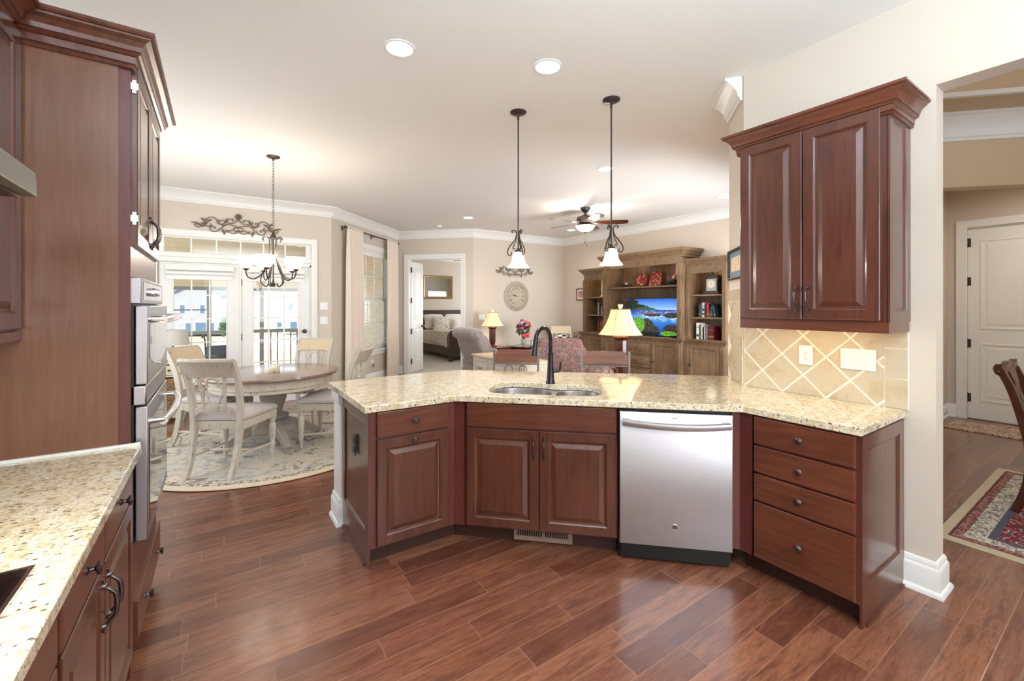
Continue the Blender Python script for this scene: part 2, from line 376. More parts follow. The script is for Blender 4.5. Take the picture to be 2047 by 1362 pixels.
# dining room and foyer on the right
wall('wall_dining', (KR+.20, LS-.13), (4.66, LS-.13), .01, mat='tanwall', side=1)
d0, d1 = Vector((4.62, 1.72)), Vector((8.3, -1.96))
mb = MB(); dd = (d1-d0).normalized(); mb.at(d0.x, d0.y, 0, atan2(dd.y, dd.x)); LD = (d1-d0).length
mb.box(0, 0, 2.5, LD, .14, 3.6); mb.box(0, 0, 0, .35, .14, 2.5); mb.box(2.6, 0, 0, LD, .14, 2.5); struct('wall_dining', mb, M['tanwall'])
wall('wall_foyer', (8.04, 1.6), (8.04, -2.6), .12, [(.22, 1.20, -.01, 2.47)], side=1, z1=3.7)
wall('wall_foyer', (4.9, 1.56), (8.15, 1.56), .10, side=1, z1=3.7)
mb = MB(); mb.box(4.5, -2.6, 3.6, 8.3, 1.8, 3.7); struct('ceiling', mb, M['ceil'])
# dining ceiling: a soffit ring around a raised tray
mb = MB(); mb.at(d0.x, d0.y, 0, atan2(dd.y, dd.x)); mb.box(-.6, -.42, 3.11, LD, .02, 3.15)
mb.at(); mb.box(3.06, -2.6, 3.11, 3.55, 1.73, 3.15); struct('ceiling', mb, M['tanwall'])
mb = MB(); mb.box(3.0, -2.7, 3.36, 8.3, 1.8, 3.42); struct('ceiling', mb, M['tanwall'])
mb = MB(); mb.at(d0.x, d0.y, 0, atan2(dd.y, dd.x)); mb.box(-.5, -.455, 3.108, LD, -.42, 3.145); struct('trim_1', mb, [M['trim']])
mb = MB(); mb.at(d0.x, d0.y, 0, atan2(dd.y, dd.x)); mb.box(-.5, -.44, 3.145, LD, -.42, 3.37); struct('wall_dining', mb, M['tanwall'])
# bedroom
wall('wall_bedroom', (3.06, 9.1), (3.06, 12.8), .12, side=1); wall('wall_bedroom', (3.0, 12.7), (8.8, 12.7), .1, side=1)
wall('wall_bedroom', (6.95, 8.0), (8.7, 8.0), .1, [(.42, 1.28, .9, 2.08)], side=1); wall('wall_bedroom', (8.6, 12.7), (8.6, 8.0), .1, [(.9, 2.6, .8, 2.3)], side=1)

CROWN = [(0,-.162),(.014,-.162),(.018,-.145),(.028,-.138),(.036,-.10),(.060,-.062),(.085,-.040),(.094,-.030),(.100,-.022),(.112,-.018),(.112,0),(0,0)]
BASE = [(0,0),(.034,0),(.034,.012),(.026,.024),(.020,.026),(.020,.125),(.016,.135),(.012,.140),(.012,.155),(.006,.168),(0,.17)]
def mould(name, path, prof, z=0, mat='trim', closed=False, **k):
    mb = MB(); mb.mould(path, [(o, t+z) for o, t in prof], closed); return struct(name, mb, M[mat], **k)
def rev(p): return [(-o, t) for o, t in p]
# travelling so that the room lies on the right -> offsets negative
mould('trim_2', [(LW,3.18+.002),(DL,3.18+.002),(DL,DB),A0,A1,A2,(TVX,7.95),(TVX,LS),(ST[0]-.001,LS),(CK[0]+.012,CK[1]+.014)], rev(CROWN), H-.001)
mould('baseboard_back', [(DL,3.3),(DL,DB),(-.80,DB)], rev(BASE)); mould('baseboard_back', [(1.30,DB),A0,A1,(A1[0]+.10,A1[1]-.10)], rev(BASE))
mould('baseboard_back', [(4.30,8.04),A2,(TVX,7.95),(TVX,LS),(3.4,LS)], rev(BASE))
# baseboard around the end of the kitchen wall (starts at the cabinet panel)
mould('baseboard_right', [(KR,.742),(KR,.62),(KR+.13,.62),(KR+.13,1.58)], rev(BASE))
mould('baseboard_right', [(KR+.22,1.727),(4.62,1.727)], rev(BASE))
mb = MB(); mb.at(d0.x, d0.y, 0, atan2(dd.y, dd.x)); mb.mould([(0,0),(LD,0)], [(-o*1.25, t*1.3+3.11) for o, t in CROWN]); struct('trim_3', mb, M['trim'])
mould('baseboard_foyer', [(5.0,1.56),(8.04,1.56),(8.04,1.47)], rev(BASE))
# bedroom crown
mould('trim_4', [(3.06,9.3),(3.06,12.7),(8.6,12.7)], rev(CROWN), H-.001)

def casing(name, p, ang, w, h, cw=.085, d=.022, z0=0, room=-1, sill=False, mat='trim'):
    """flat stepped casing round an opening of width w, height h; local +x along the wall, room on the -y side when room=-1"""
    mb = MB().at(p[0], p[1], 0, ang)
    T = mb.M.copy(); mb.M = T @ Matrix(((1,0,0,0),(0,0,room,0),(0,1,0,0),(0,0,0,1)))
    pr = [(0,0),(0,d*.7),(cw*.15,d*.8),(cw*.7,d*.75),(cw*.8,d),(cw,d),(cw,0)]
    mb.mould([(0,z0),(0,h),(w,h),(w,z0)], pr)
    return struct(name, mb, M[mat])
casing('trim_5', (-.68, DB), 0, 1.89, 2.42)
casing('trim_6', (A0[0]+cos(aA)*.86, A0[1]+sin(aA)*.86), aA, 1.12, 2.52, .09, z0=.62)
casing('trim_7', (A1[0]+cos(aB)*.256, A1[1]+sin(aB)*.256), aB, 1.184, 2.46, .09)
casing('trim_8', (8.04, 1.6-.22), R(-90), .98, 2.47, .09)
# ---- french doors with transom
def leaf(name, x, w, knob=None, hinge=False, y=DB+.03, cols=3, rows=5, z0=.28, z1=1.94):
    d = MB().at(x, y, 0); t = .045; st = .145
    d.box(0,0,.01,st,t,2.06); d.box(w-st,0,.01,w,t,2.06); d.box(st,0,.01,w-st,t,z0); d.box(st,0,z1,w-st,t,2.06)
    root = struct(name, d, M['trim'], bevel=.003)
    m = MB().at(x, y, 0)
    for i in range(1, cols): cx = st+(w-2*st)*i/cols; m.box(cx-.009,.008,z0,cx+.009,.036,z1)
    for j in range(1, rows): cz = z0+(z1-z0)*j/rows; m.box(st,.0085,cz-.009,w-st,.0355,cz+.009)
    for a in ((st,z0,st+.012,z1),(w-st-.012,z0,w-st,z1),(st,z0,w-st,z0+.012),(st,z1-.012,w-st,z1)): m.box(a[0],-.004,a[1],a[2],.049,a[3])
    m.build('muntin_grid', M['trim'], root)
    g = MB().at(x, y, 0); g.box(st+.001,.019,z0+.001,w-st-.001,.023,z1-.001); g.build('glass_pane', M['glass'], root)
    if knob:
        k = MB().at(x+knob, y, 1.06); k.M = k.M @ Matrix.Rotation(R(90), 4, 'X')
        k.lathe([(.033,0),(.033,.006),(.012,.012),(.012,.035),(.026,.045),(.030,.058),(.022,.068),(.001,.07)], 18); tag(k.build('door_knob', M['bronze'], root), 'dark bronze knob')
    for hz in ((.25,.95,1.75) if hinge else ()):
        k = MB(); k.box(x-.012, y-.006, hz, x+.012, y+.002, hz+.1); k.tube([(x,y-.008,hz),(x,y-.008,hz+.1)], .006, 8); k.build('hinge', M['bronze'], root)
    return root
leaf('door_1', -.668, .915); leaf('door_2', .272, .915, knob=.845, hinge=True)
mb = MB(); mb.box(.247,DB+.01,0,.272,DB+.09,2.07); mb.box(-.68,DB+.01,2.065,1.21,DB+.10,2.20); mb.box(-.68,DB+.01,2.395,1.21,DB+.10,2.42); mb.box(-.68,DB+.01,2.2,-.61,DB+.10,2.4); mb.box(1.14,DB+.01,2.2,1.21,DB+.10,2.4)
mb.box(-.68,DB-.018,2.13,1.21,DB+.01,2.185); mb.box(1.187,DB+.01,0,1.21,DB+.10,2.1)
root = struct('window_1', mb, M['trim'], bevel=.003)
mb = MB()
for i in range(1, 6): cx = -.61+1.75*i/6; mb.box(cx-.009, DB+.035, 2.2, cx+.009, DB+.065, 2.4)
mb.build('muntin_grid', M['trim'], root); mb = MB(); mb.box(-.61, DB+.048, 2.2, 1.14, DB+.052, 2.4); mb.build('glass_pane', M['glass'], root)
# roller blinds rolled up at the head of each door
for x, lab in ((-.60, 'white rolled up roller blind at the head of the left french door'), (.34, 'white rolled up roller blind behind the chandelier on the right french door')):
    t = thing('roller_blind', lab, 'blind', (x, DB+.02, 1.86)); mb = MB(); mb.box(0,-.05,.09,.78,.003,.17); mb.build('head_box', M['trim'], t, bevel=.006)
    mb = MB(); mb.tube([(.01,-.02,.05),(.77,-.02,.05)], .028, 14); mb.box(.01,-.012,-.02,.77,-.006,.05); mb.box(.01,-.018,-.035,.77,-.002,-.02); mb.build('roll', M['trim'], t)
# ---- bay window (double hung) with blinds
T = thing('window_2', None, None, (A0[0], A0[1], 0), aA); del_ = T; T['kind'] = 'structure'
mb = MB(); mb.box(.86,.0,.62,.90,.13,2.52); mb.box(1.94,.0,.62,1.98,.13,2.52); mb.box(.90,.0,2.48,1.94,.13,2.52); mb.box(.90,.02,.62,1.94,.13,.66)
mb.box(.76,-.05,.595,2.08,.02,.62); mb.box(.80,-.02,.51,2.04,0,.595); mb.build('window_frame', M['trim'], T, bevel=.003)
for nm, z0, z1, y in (('lower_sash', .66, 1.60, .055), ('upper_sash', 1.57, 2.48, .085)):
    mb = MB(); mb.box(.90,y,z0,.945,y+.03,z1); mb.box(1.895,y,z0,1.94,y+.03,z1); mb.box(.945,y,z0,1.895,y+.03,z0+.04); mb.box(.945,y,z1-.04,1.895,y+.03,z1)
    for i in (1,2): cx = .945+.95*i/3; mb.box(cx-.009,y+.006,z0+.04,cx+.009,y+.024,z1-.04)
    cz = (z0+z1)/2; mb.box(.945,y+.007,cz-.009,1.895,y+.023,cz+.009)
    s_ = mb.build(nm, M['trim'], T); mb = MB(); mb.box(.945,y+.013,z0+.04,1.895,y+.016,z1-.04); mb.build('glass_pane', M['glass'], s_)
t = thing('window_blind', 'white horizontal slat blind lowered between the two curtain panels', 'blind', (A0[0], A0[1], 0), aA)
mb = MB(); mb.box(.905,.002,2.40,1.935,.045,2.478); mb.build('head_rail', M['trim'], t, bevel=.004)
mb = MB()
for i in range(46):
    z = .70+i*.037; mb.loft([[(.908,.004,z-.004),(.908,.040,z+.005),(.908,.040,z+.008),(.908,.004,z-.001)],[(1.932,.004,z-.004),(1.932,.040,z+.005),(1.932,.040,z+.008),(1.932,.004,z-.001)]])
tag(mb.build('slats', M['white'], t))
mb = MB(); mb.box(.91,.006,.665,1.93,.038,.683); mb.build('bottom_rail', M['white'], t)
mb = MB()
for x in (1.1, 1.42, 1.74): mb.tube([(x,.022,.68),(x,.022,2.42)], .0012, 5)
mb.build('ladder_cord', M['white'], t)
# ---- bedroom double doors (leaf folded in), foyer door
def panel_door(name, p, ang, w, h=2.42, t=.04, knob=True, hinges=(.2,.85,1.52,2.18), kside=None):
    """local x along the leaf from the hinge, face to -y and +y"""
    o = MB(); n = .11
    o.box(0,0,.01,w,t,h); root = tag(o.build(name, M['trim'], loc=(p[0],p[1],0), rz=ang, bevel=.002), kind='structure')
    for z0, z1 in ((.24,.98),(1.16,h-.14)):
        m = MB()
        for yy, sgn in ((0,-1),(t,1)):
            def lp(i, e): return [(n+i, yy+sgn*e, z0+i), (w-n-i, yy+sgn*e, z0+i), (w-n-i, yy+sgn*e, z1-i), (n+i, yy+sgn*e, z1-i)]
            m.loft([lp(0,0), lp(.004,.008), lp(.018,.008), lp(.024,.001), lp(.05,.001), lp(.07,.006)])
        m.build('raised_panel', M['trim'], root, ang=9)
    if knob:
        for sgn in (-1, 1):
            k = MB().at(w-.06, 0 if sgn < 0 else t, 1.0); k.M = k.M @ Matrix.Rotation(R(90)*(-sgn), 4, 'X')
            k.lathe([(.033,0),(.033,.006),(.012,.012),(.012,.035),(.026,.045),(.030,.058),(.022,.068),(.001,.07)], 16); tag(k.build('door_knob', M['bronze'], root), 'dark bronze knob')
    for hz in hinges:
        k = MB(); k.box(-.018,-.004,hz,.03,.0,hz+.11); k.tube([(-.004,-.008,hz-.005),(-.004,-.008,hz+.115)], .008, 8); k.build('hinge', M['bronze'], root)
    return root
hp = Vector((A1[0]+cos(aB)*.285, A1[1]+sin(aB)*.285)); nB = Vector((-sin(aB), cos(aB)))
panel_door('door_3', hp+nB*.10, R(42), .575)
hp2 = Vector((A1[0]+cos(aB)*1.44, A1[1]+sin(aB)*1.44))
panel_door('door_4', hp2+nB*.16, R(16), .575, knob=False, hinges=())
mb = MB().at(A1[0], A1[1], 0, aB); mb.box(.256,0,0,.27,.13,2.46); mb.box(1.426,0,0,1.44,.13,2.46); mb.box(.27,0,2.446,1.426,.13,2.46); struct('trim_9', mb, M['trim'])
panel_door('door_5', (8.06, 1.37), R(-90), .96, 2.44, .04, False, (.22,.92,1.72,2.22))
mb = MB(); mb.box(8.04,1.372,0,8.16,1.385,2.47); mb.box(8.09,.4,0,8.16,1.372,.02); mb.box(8.11,.38,0,8.16,.412,2.47); mb.box(8.105,.38,2.44,8.16,1.38,2.47); struct('trim_10', mb, M['trim'])

# ---------------------------------------------------------------- outdoors
M['deckwood'] = painted('deck_boards', (190, 186, 180), .7); M['siding'] = None
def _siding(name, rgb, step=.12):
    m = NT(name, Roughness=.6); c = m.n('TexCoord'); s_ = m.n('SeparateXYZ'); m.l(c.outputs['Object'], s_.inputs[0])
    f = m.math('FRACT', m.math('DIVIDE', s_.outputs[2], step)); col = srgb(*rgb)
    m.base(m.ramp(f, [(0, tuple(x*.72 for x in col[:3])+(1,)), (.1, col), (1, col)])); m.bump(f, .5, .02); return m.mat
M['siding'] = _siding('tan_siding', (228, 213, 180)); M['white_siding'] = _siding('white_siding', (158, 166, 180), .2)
M['greytrim'] = plain('grey_green_trim', (148, 156, 152), .5); M['roof'] = plain('blue_grey_roof', (92, 112, 146), .7)
M['rail'] = plain('dark_rail', (104, 92, 84), .5); M['lawn'] = painted('dry_lawn', (196, 182, 152), .9)
M['leafgreen'] = painted('shrub_green', (92, 138, 96), .8); M['winglass'] = plain('far_window_glass', (86, 112, 138), .15)
mb = MB(); mb.box(-4, 7.6, -.16, 1.46, 11.3, -.04); mb.prism([(1.46,7.6),(3.0,9.15),(3.0,11.3),(1.46,11.3)], -.16, -.04); struct('porch_floor', mb, M['deckwood'])
mb = MB(); mb.prism([(-4.2,7.61),(1.45,7.61),(2.98,9.17),(3.05,11.6),(-4.2,11.6)], 2.86, 2.96); struct('porch_ceiling', mb, M['ceil'])
mb = MB(); mb.box(-4.2, 11.2, 1.86, 3.0, 11.36, 2.86); struct('porch_beam', mb, M['siding'])
mb = MB(); mb.box(2.93, 9.25, -.3, 3.055, 12.9, 3.2); struct('wall_exterior', mb, M['siding'])
mb = MB(); mb.at(A0[0], A0[1], 0, aA); mb.box(0,.131,-.3,.80,.16,3.1); mb.box(2.04,.131,-.3,LA,.16,3.1); struct('wall_exterior', mb, M['siding'])
sc_ = thing('porch_screen', 'grey framed screen wall of the porch beyond the french doors', 'screen wall', (0, 11.2, 0))
for x in (-3.6, -2.2, -.80, -.17, .80, 2.0, 2.86):
    mb = MB(); mb.box(x-.04, 0, -.04, x+.04, .1, 1.86); mb.build('post', M['greytrim'], sc_)
mb = MB(); mb.box(-4, .01, 1.79, 2.9, .09, 1.86); mb.box(-4, -.01, .86, 2.9, .11, .93); mb.box(-4, .01, .0, 2.9, .09, .08); mb.box(-.78,.02,1.36,-.17,.08,1.39); mb.build('rail', M['greytrim'], sc_)
for i in range(30):
    x = -3.5+i*.16 if i < 15 else .98+(i-15)*.135
    mb = MB(); mb.tube([(x,.05,.06),(x,.05,.87)], .012, 6); mb.build('baluster', M['rail'], sc_)
mb = MB(); mb.box(-160, 12, -4.2, 200, 240, -4.0); struct('ground', mb, M['lawn'])
def house(name, label, x, y, w, d, h, rx, zb=-4.0, gable=True, rz=0, wins=()):
    t = thing(name, label, 'house', (x, y, zb), rz)
    mb = MB(); mb.box(-w/2, 0, 0, w/2, d, h)
    if gable: mb.loft([[(-w/2,0,h),(w/2,0,h),(0,0,h+rx)],[(-w/2,d,h),(w/2,d,h),(0,d,h+rx)]])
    mb.build('wall', M['white_siding'], t)
    mb = MB()
    if gable:
        for s in (-1, 1): mb.loft([[(s*(w/2+.4),-.4,h-.25),(0,-.4,h+rx+.15),(0,-.4,h+rx+.35),(s*(w/2+.4),-.4,h-.05)],[(s*(w/2+.4),d+.4,h-.25),(0,d+.4,h+rx+.15),(0,d+.4,h+rx+.35),(s*(w/2+.4),d+.4,h-.05)]])
    else: mb.loft([[(-w/2-.4,-.4,h),(w/2+.4,-.4,h),(w/2+.4,d+.4,h),(-w/2-.4,d+.4,h)],[(-w/2+1.5,d/2,h+rx),(w/2-1.5,d/2,h+rx),(w/2-1.5,d/2+.2,h+rx),(-w/2+1.5,d/2+.2,h+rx)]])
    mb.build('roof', M['roof'], t)
    for wx, wz, ww, wh in wins:
        mb = MB(); mb.box(wx-ww/2-.08,-.06,wz-.08,wx+ww/2+.08,.0,wz+wh+.08); f = mb.build('window', M['trim'], t)
        mb = MB(); mb.box(wx-ww/2,-.09,wz,wx+ww/2,-.05,wz+wh); mb.build('pane', M['winglass'], f)
    return t
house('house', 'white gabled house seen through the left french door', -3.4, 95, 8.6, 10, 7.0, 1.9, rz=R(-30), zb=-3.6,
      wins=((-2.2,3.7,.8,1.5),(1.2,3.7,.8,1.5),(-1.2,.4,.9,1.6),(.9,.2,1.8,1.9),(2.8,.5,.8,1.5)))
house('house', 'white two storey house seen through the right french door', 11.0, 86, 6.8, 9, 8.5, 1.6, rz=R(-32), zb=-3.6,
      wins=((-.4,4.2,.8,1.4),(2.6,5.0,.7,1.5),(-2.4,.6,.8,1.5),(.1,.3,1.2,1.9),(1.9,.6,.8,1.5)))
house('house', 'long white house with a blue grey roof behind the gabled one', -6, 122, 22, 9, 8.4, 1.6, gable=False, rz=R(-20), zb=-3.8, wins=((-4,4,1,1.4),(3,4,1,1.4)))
def foliage(t, n, R_, c, mat, name='foliage', seed=1, leaf=.1, flat=1):
    rnd = random.Random(seed); mb = MB()
    for i in range(n):
        a = rnd.uniform(0, 2*pi); u = rnd.uniform(-1, 1); r = rnd.random()**.4; q = (1-u*u)**.5
        p = (c[0]+R_[0]*r*q*cos(a), c[1]+R_[1]*r*q*sin(a), c[2]+R_[2]*r*u)
        mb.M = Matrix.Translation(p) @ Matrix.Rotation(rnd.uniform(0, 6.3), 4, 'Z') @ Matrix.Rotation(rnd.uniform(-1.2, 1.2), 4, 'X')
        l = leaf*rnd.uniform(.6, 1.3); mb.add([(0,0,0),(l*.3,l*.5,.02*l),(0,l,0),(-l*.3,l*.5,.02*l)], [(0,1,2,3)])
    return mb.build(name, mat, t)
t = thing('evergreen_shrub', 'tall green evergreen shrub beside the white house through the left french door', 'shrub', (1.0, 78, -3.9))
mb = MB(); mb.tube([(0,0,0),(0,0,3.4)], .15, 8); mb.build('trunk', M['rail'], t); foliage(t, 1500, (1.0,1.0,1.6), (0,0,2.2), M['leafgreen'], leaf=.35)
mb = MB()
for i in range(14): mb.box(-.2+i*.9, 62, -4, .62+i*.9, 62.1, -2.3); mb.box(.62+i*.9, 61.95, -4, .70+i*.9, 62.15, -2.15)
tag(mb.build('privacy_fence', M['trim']), 'white vinyl privacy fence at the bottom of the yard', 'fence')

# ---------------------------------------------------------------- kitchen cabinets
def rdoor(mb, x0, z0, x1, z1, y=0, t=.02, st=.058):
    """raised panel door, face towards -y at y"""
    def lp(i, e): return [(x0+i, y+e, z0+i), (x1-i, y+e, z0+i), (x1-i, y+e, z1-i), (x0+i, y+e, z1-i)]
    mb.loft([lp(0,t), lp(0,.003), lp(.003,0), lp(st-.006,0), lp(st,.004), lp(st+.004,.010), lp(st+.012,.011), lp(st+.034,.003), lp(st+.037,.002)])
    return mb
def slab(mb, x0, z0, x1, z1, y=0, t=.02):
    def lp(i, e): return [(x0+i, y+e, z0+i), (x1-i, y+e, z0+i), (x1-i, y+e, z1-i), (x0+i, y+e, z1-i)]
    mb.loft([lp(0,t), lp(0,.004), lp(.002,.001), lp(.006,0), lp(.010,0)]); return mb
def knob_at(par, x, z, y=0, lab='dark metal round knob'):
    k = MB(); k.M = Matrix.Translation((x, y, z)) @ Matrix.Rotation(R(90), 4, 'X')
    k.lathe([(.011,0),(.011,.003),(.006,.006),(.005,.014),(.009,.018),(.0165,.021),(.0175,.025),(.015,.028),(.012,.028),(.010,.030),(.001,.031)], 20)
    return k.build('knob', M['knob'], par)
def pull_at(par, x, z, y=0, L=.115):
    k = MB(); pts = bez([(x,y-.003,z-L/2-.006),(x,y-.008,z-L/2+.004),(x,y-.016,z-L/2+.012),(x,y-.028,z-L/4),(x,y-.031,z),(x,y-.028,z+L/4),(x,y-.016,z+L/2-.012),(x,y-.008,z+L/2-.004),(x,y-.003,z+L/2+.006)], 5)
    n = len(pts); k.tube(pts, [.0035+.0035*(1-abs(2*i/(n-1)-1)) for i in range(n)], 10)
    for s in (-1, 1):
        k.M = Matrix.Translation((x, y, z+s*L/2)) @ Matrix.Rotation(R(90), 4, 'X'); k.lathe([(.009,0),(.009,.003),(.006,.010),(.001,.012)], 12); k.M = Matrix.Identity(4)
        k.ball((x, y-.003, z+s*(L/2+.012)), (.0055,.004,.006), 8, 6)
    return k.build('handle', M['knob'], par)
ZT, ZB = .866, .117
def door_part(t, x0, z0, x1, z1, knob=None, pull=None, y=0, nm='door'):
    mb = rdoor(MB(), x0, z0, x1, z1, y); d = mb.build(nm, M['cherry'], t, ang=9)
    if knob: knob_at(d, knob[0], knob[1], y)
    if pull: pull_at(d, pull[0], pull[1], y)
    return d
def drawer_part(t, x0, z0, x1, z1, knobs=None, y=0, nm='drawer'):
    mb = slab(MB(), x0, z0, x1, z1, y); d = mb.build(nm, M['cherry_h'], t, ang=9)
    if knobs is None: knobs = [((x0+x1)/2, (z0+z1)/2)]
    for k in knobs: knob_at(d, k[0], k[1], y)
    return d
def ppanel(mb, x0, z0, x1, z1, y, st=.06, t=.02):
    """recessed flat end panel facing -y"""
    def lp(i, e): return [(x0+i, y+e, z0+i), (x1-i, y+e, z0+i), (x1-i, y+e, z1-i), (x0+i, y+e, z1-i)]
    mb.loft([lp(0,t), lp(0,0), lp(st,0), lp(st+.004,.006), lp(st+.010,.004), lp(st+.016,.009), lp(st+.02,.009)]); return mb
C1 = Vector((1.215, 2.435)); C2 = Vector((2.40, 1.295)); dS = (C2-C1).normalized(); nS = Vector((-dS.y, dS.x)); LSK = (C2-C1).length; aS = atan2(dS.y, dS.x)
# local frame: x to the right along the face, y into the cabinet; door faces at y=0, frame at y=.022
# -- left end cabinet (drawer over a pull-out bin door)
t = thing('base_cabinet', 'cherry base cabinet at the left end of the peninsula with two round knobs', 'cabinet', (.695, 2.413, 0))
mb = MB(); mb.box(.0,.022,.105,.475,.625,.874); mb.box(.475,.022,.105,.518,.045,.874); tag(mb.build('body', M['cherry_red'], t), 'dark red filler and frame')
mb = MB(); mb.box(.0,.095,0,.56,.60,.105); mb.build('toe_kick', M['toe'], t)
mb = MB(); mb.at(0,.625,0,R(-90)); ppanel(mb, 0, .118, .603, .866, -.012, .065, .012); mb.box(0,-.012,0.0,.60,-.0,.118); mb.box(-.0,-.022,0,.545,-.012,.012)
mb.build('end_panel', M['dark_panel'] if 'dark_panel' in M else M['cherry'], t, ang=9)
drawer_part(t, .033, .722, .470, ZT); door_part(t, .033, ZB, .470, .712, knob=(.2515, .683))
# grey-brown outlet set in the end panel
t2 = thing('outlet', 'dark brown electrical outlet set in the left end panel of the peninsula', 'outlet', (.683, 2.72, .62), R(-90))
mb = MB(); mb.box(-.037,-.006,-.06,.037,.0,.06); mb.build('cover_plate', M['bronze'], t2, bevel=.002)
mb = MB(); mb.box(-.017,-.009,-.043,.017,-.004,-.008); mb.box(-.017,-.009,.008,.017,-.004,.043); mb.build('socket', M['black'], t2, bevel=.001)
# -- sink cabinet
t = thing('sink_base_cabinet', 'cherry sink base cabinet with two doors and a long false drawer front', 'cabinet', (C1.x-nS.x*.022, C1.y-nS.y*.022, 0), aS)
mb = MB(); mb.box(.0,.022,.105,.08,.045,.874); mb.box(.06,.022,.105,.982,.60,.66); mb.box(.06,.022,.66,.08,.60,.874); mb.box(.962,.022,.66,.982,.60,.874); mb.box(.06,.022,.66,.982,.045,.874); mb.box(.06,.58,.66,.982,.60,.874)
tag(mb.build('body', M['cherry_red'], t), 'dark red filler and frame')
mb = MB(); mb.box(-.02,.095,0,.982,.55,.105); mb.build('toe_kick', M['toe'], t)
drawer_part(t, .080, .722, .973, ZT, knobs=[], nm='false_front')
door_part(t, .080, ZB, .524, .712, pull=(.496, .61)); door_part(t, .530, ZB, .973, .712, pull=(.558, .61))
# floor register in the toe kick
g = thing('toe_kick_register', 'beige metal air register in the toe kick under the sink doors', 'vent', (C1.x-nS.x*.022, C1.y-nS.y*.022, 0), aS)
mb = MB(); mb.box(.36,.078,.012,.72,.094,.10); mb.build('faceplate', plain('beige_metal', (140, 118, 100), .5), g, bevel=.003)
mb = MB()
for i in range(22):
    if i != 11: mb.box(.385+i*.0143,.074,.045,.393+i*.0143,.079,.090)
mb.build('slot_row', M['black'], g)
# -- dishwasher
t = thing('dishwasher', 'stainless steel dishwasher with a curved bar handle beside the sink cabinet', 'dishwasher', (C1.x-nS.x*.022, C1.y-nS.y*.022, 0), aS)
mb = MB(); mb.box(.988,.03,.02,1.600,.58,.87); mb.build('tub', M['black'], t)
mb = MB(); mb.loft([[(.994,-.012,.10),(1.598,-.012,.10),(1.598,-.012,.845),(.994,-.012,.845)],[(.991,-.006,.098),(1.600,-.006,.098),(1.600,-.006,.855),(.991,-.006,.855)],[(.991,.025,.098),(1.600,.025,.098),(1.600,.025,.855),(.991,.025,.855)]])
d = mb.build('door', M['steel'], t, bevel=.002)
mb = MB(); pts = bez([(1.010,-.040,.800),(1.15,-.058,.792),(1.296,-.064,.789),(1.44,-.058,.792),(1.582,-.040,.800)], 6)
mb.prof(pts, [(-.010,-.016),(.002,-.019),(.009,-.014),(.013,0),(.009,.014),(.002,.019),(-.010,.016)]); mb.box(1.012,-.044,.79,1.048,-.010,.815); mb.box(1.546,-.044,.79,1.582,-.010,.815); mb.build('handle', M['steel'], d, bevel=.002)
mb = MB(); mb.M = Matrix.Translation((1.295,-.012,.215)) @ Matrix.Rotation(R(90), 4, 'X'); mb.lathe([(.017,0),(.017,.002),(.014,.003),(.014,.0022),(.001,.0022)], 24); b_ = mb.build('badge_ring', M['steel_bright'], d)
mb = MB(); mb.M = Matrix.Translation((1.295,-.0145,.215)) @ Matrix.Rotation(R(90), 4, 'X'); mb.lathe([(.0125,0),(.0125,.0008),(.001,.0008)], 24); mb.build('badge_field', M['knob'], d)
mb = MB(); P_ = lambda pts: [(1.295+x, -.0162, .215+z) for x, z in pts]
mb.tube(P_([(-.002,.005),(-.005,.006),(-.008,.002),(-.007,-.004),(-.004,-.005),(-.002,-.001),(-.005,-.001)]), .0009, 5); mb.tube(P_([(.007,.005),(.003,.006),(.003,.001),(.006,.001),(.002,.0),(.002,-.005),(.007,-.005)]), .0009, 5); mb.build('badge_letters', M['steel_bright'], d)
mb = MB(); mb.box(1.282,-.0135,.826,1.304,-.0118,.829); mb.build('indicator', M['black'], d)
mb = MB(); mb.box(1.0,-.0,.018,1.585,.05,.094); mb.build('kick_plate', M['black'], t)
# -- drawer cabinet, against the wall on the right
dy0 = C2.y
t = thing('drawer_cabinet', 'cherry four drawer base cabinet at the right end of the peninsula', 'cabinet', (2.378, dy0, 0), R(-90))
mb = MB(); mb.box(.0,.022,.105,.09,.045,.874); mb.box(.07,.022,.105,.545,.600,.874); mb.at(0,0,0,0); tag(mb.build('body', M['cherry_red'], t), 'dark red filler and frame')
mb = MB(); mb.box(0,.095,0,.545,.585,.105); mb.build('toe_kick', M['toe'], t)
mb = MB(); mb.at(.545,.0,0,R(90)); ppanel(mb, .022, .118, .600, .866, -.010, .065, .010); mb.box(.022,-.010,0,.600,0,.118); mb.box(.06,-.020,0,.600,-.010,.012); mb.build('end_panel', M['cherry'], t, ang=9)
for z0, z1 in ((.722, ZT), (.572, .712), (.422, .562), (.117, .412)): drawer_part(t, .085, z0, .535, z1)
# filler between the dishwasher and the drawer cabinet
mb = MB().at(C1.x-nS.x*.022, C1.y-nS.y*.022, 0, aS); mb.box(1.603,.022,.105,LSK+.004,.045,.874)
tag(mb.build('cabinet_filler', M['cherry_red']), 'dark red corner filler strip beside the dishwasher', 'cabinet filler')
# knee wall carrying the bar side of the worktop, ending in a white post
kw = [(.672,3.042),(1.46,3.042),(2.975,1.62),(2.975,1.70),(3.05,1.76),(1.55,3.235),(.672,3.235)]
mb = MB(); mb.prism(kw, 0, .874); struct('wall_knee', mb, M['trim'])
mould('baseboard_knee', [(.80,3.042),(.672,3.042),(.672,3.235),(1.55,3.235),(3.05,1.76)][:3], BASE)
mould('trim_11', [(.72,3.042),(.672,3.042),(.672,3.235)], [(0,.80),(.006,.80),(.016,.812),(.018,.825),(.018,.874),(0,.874)])
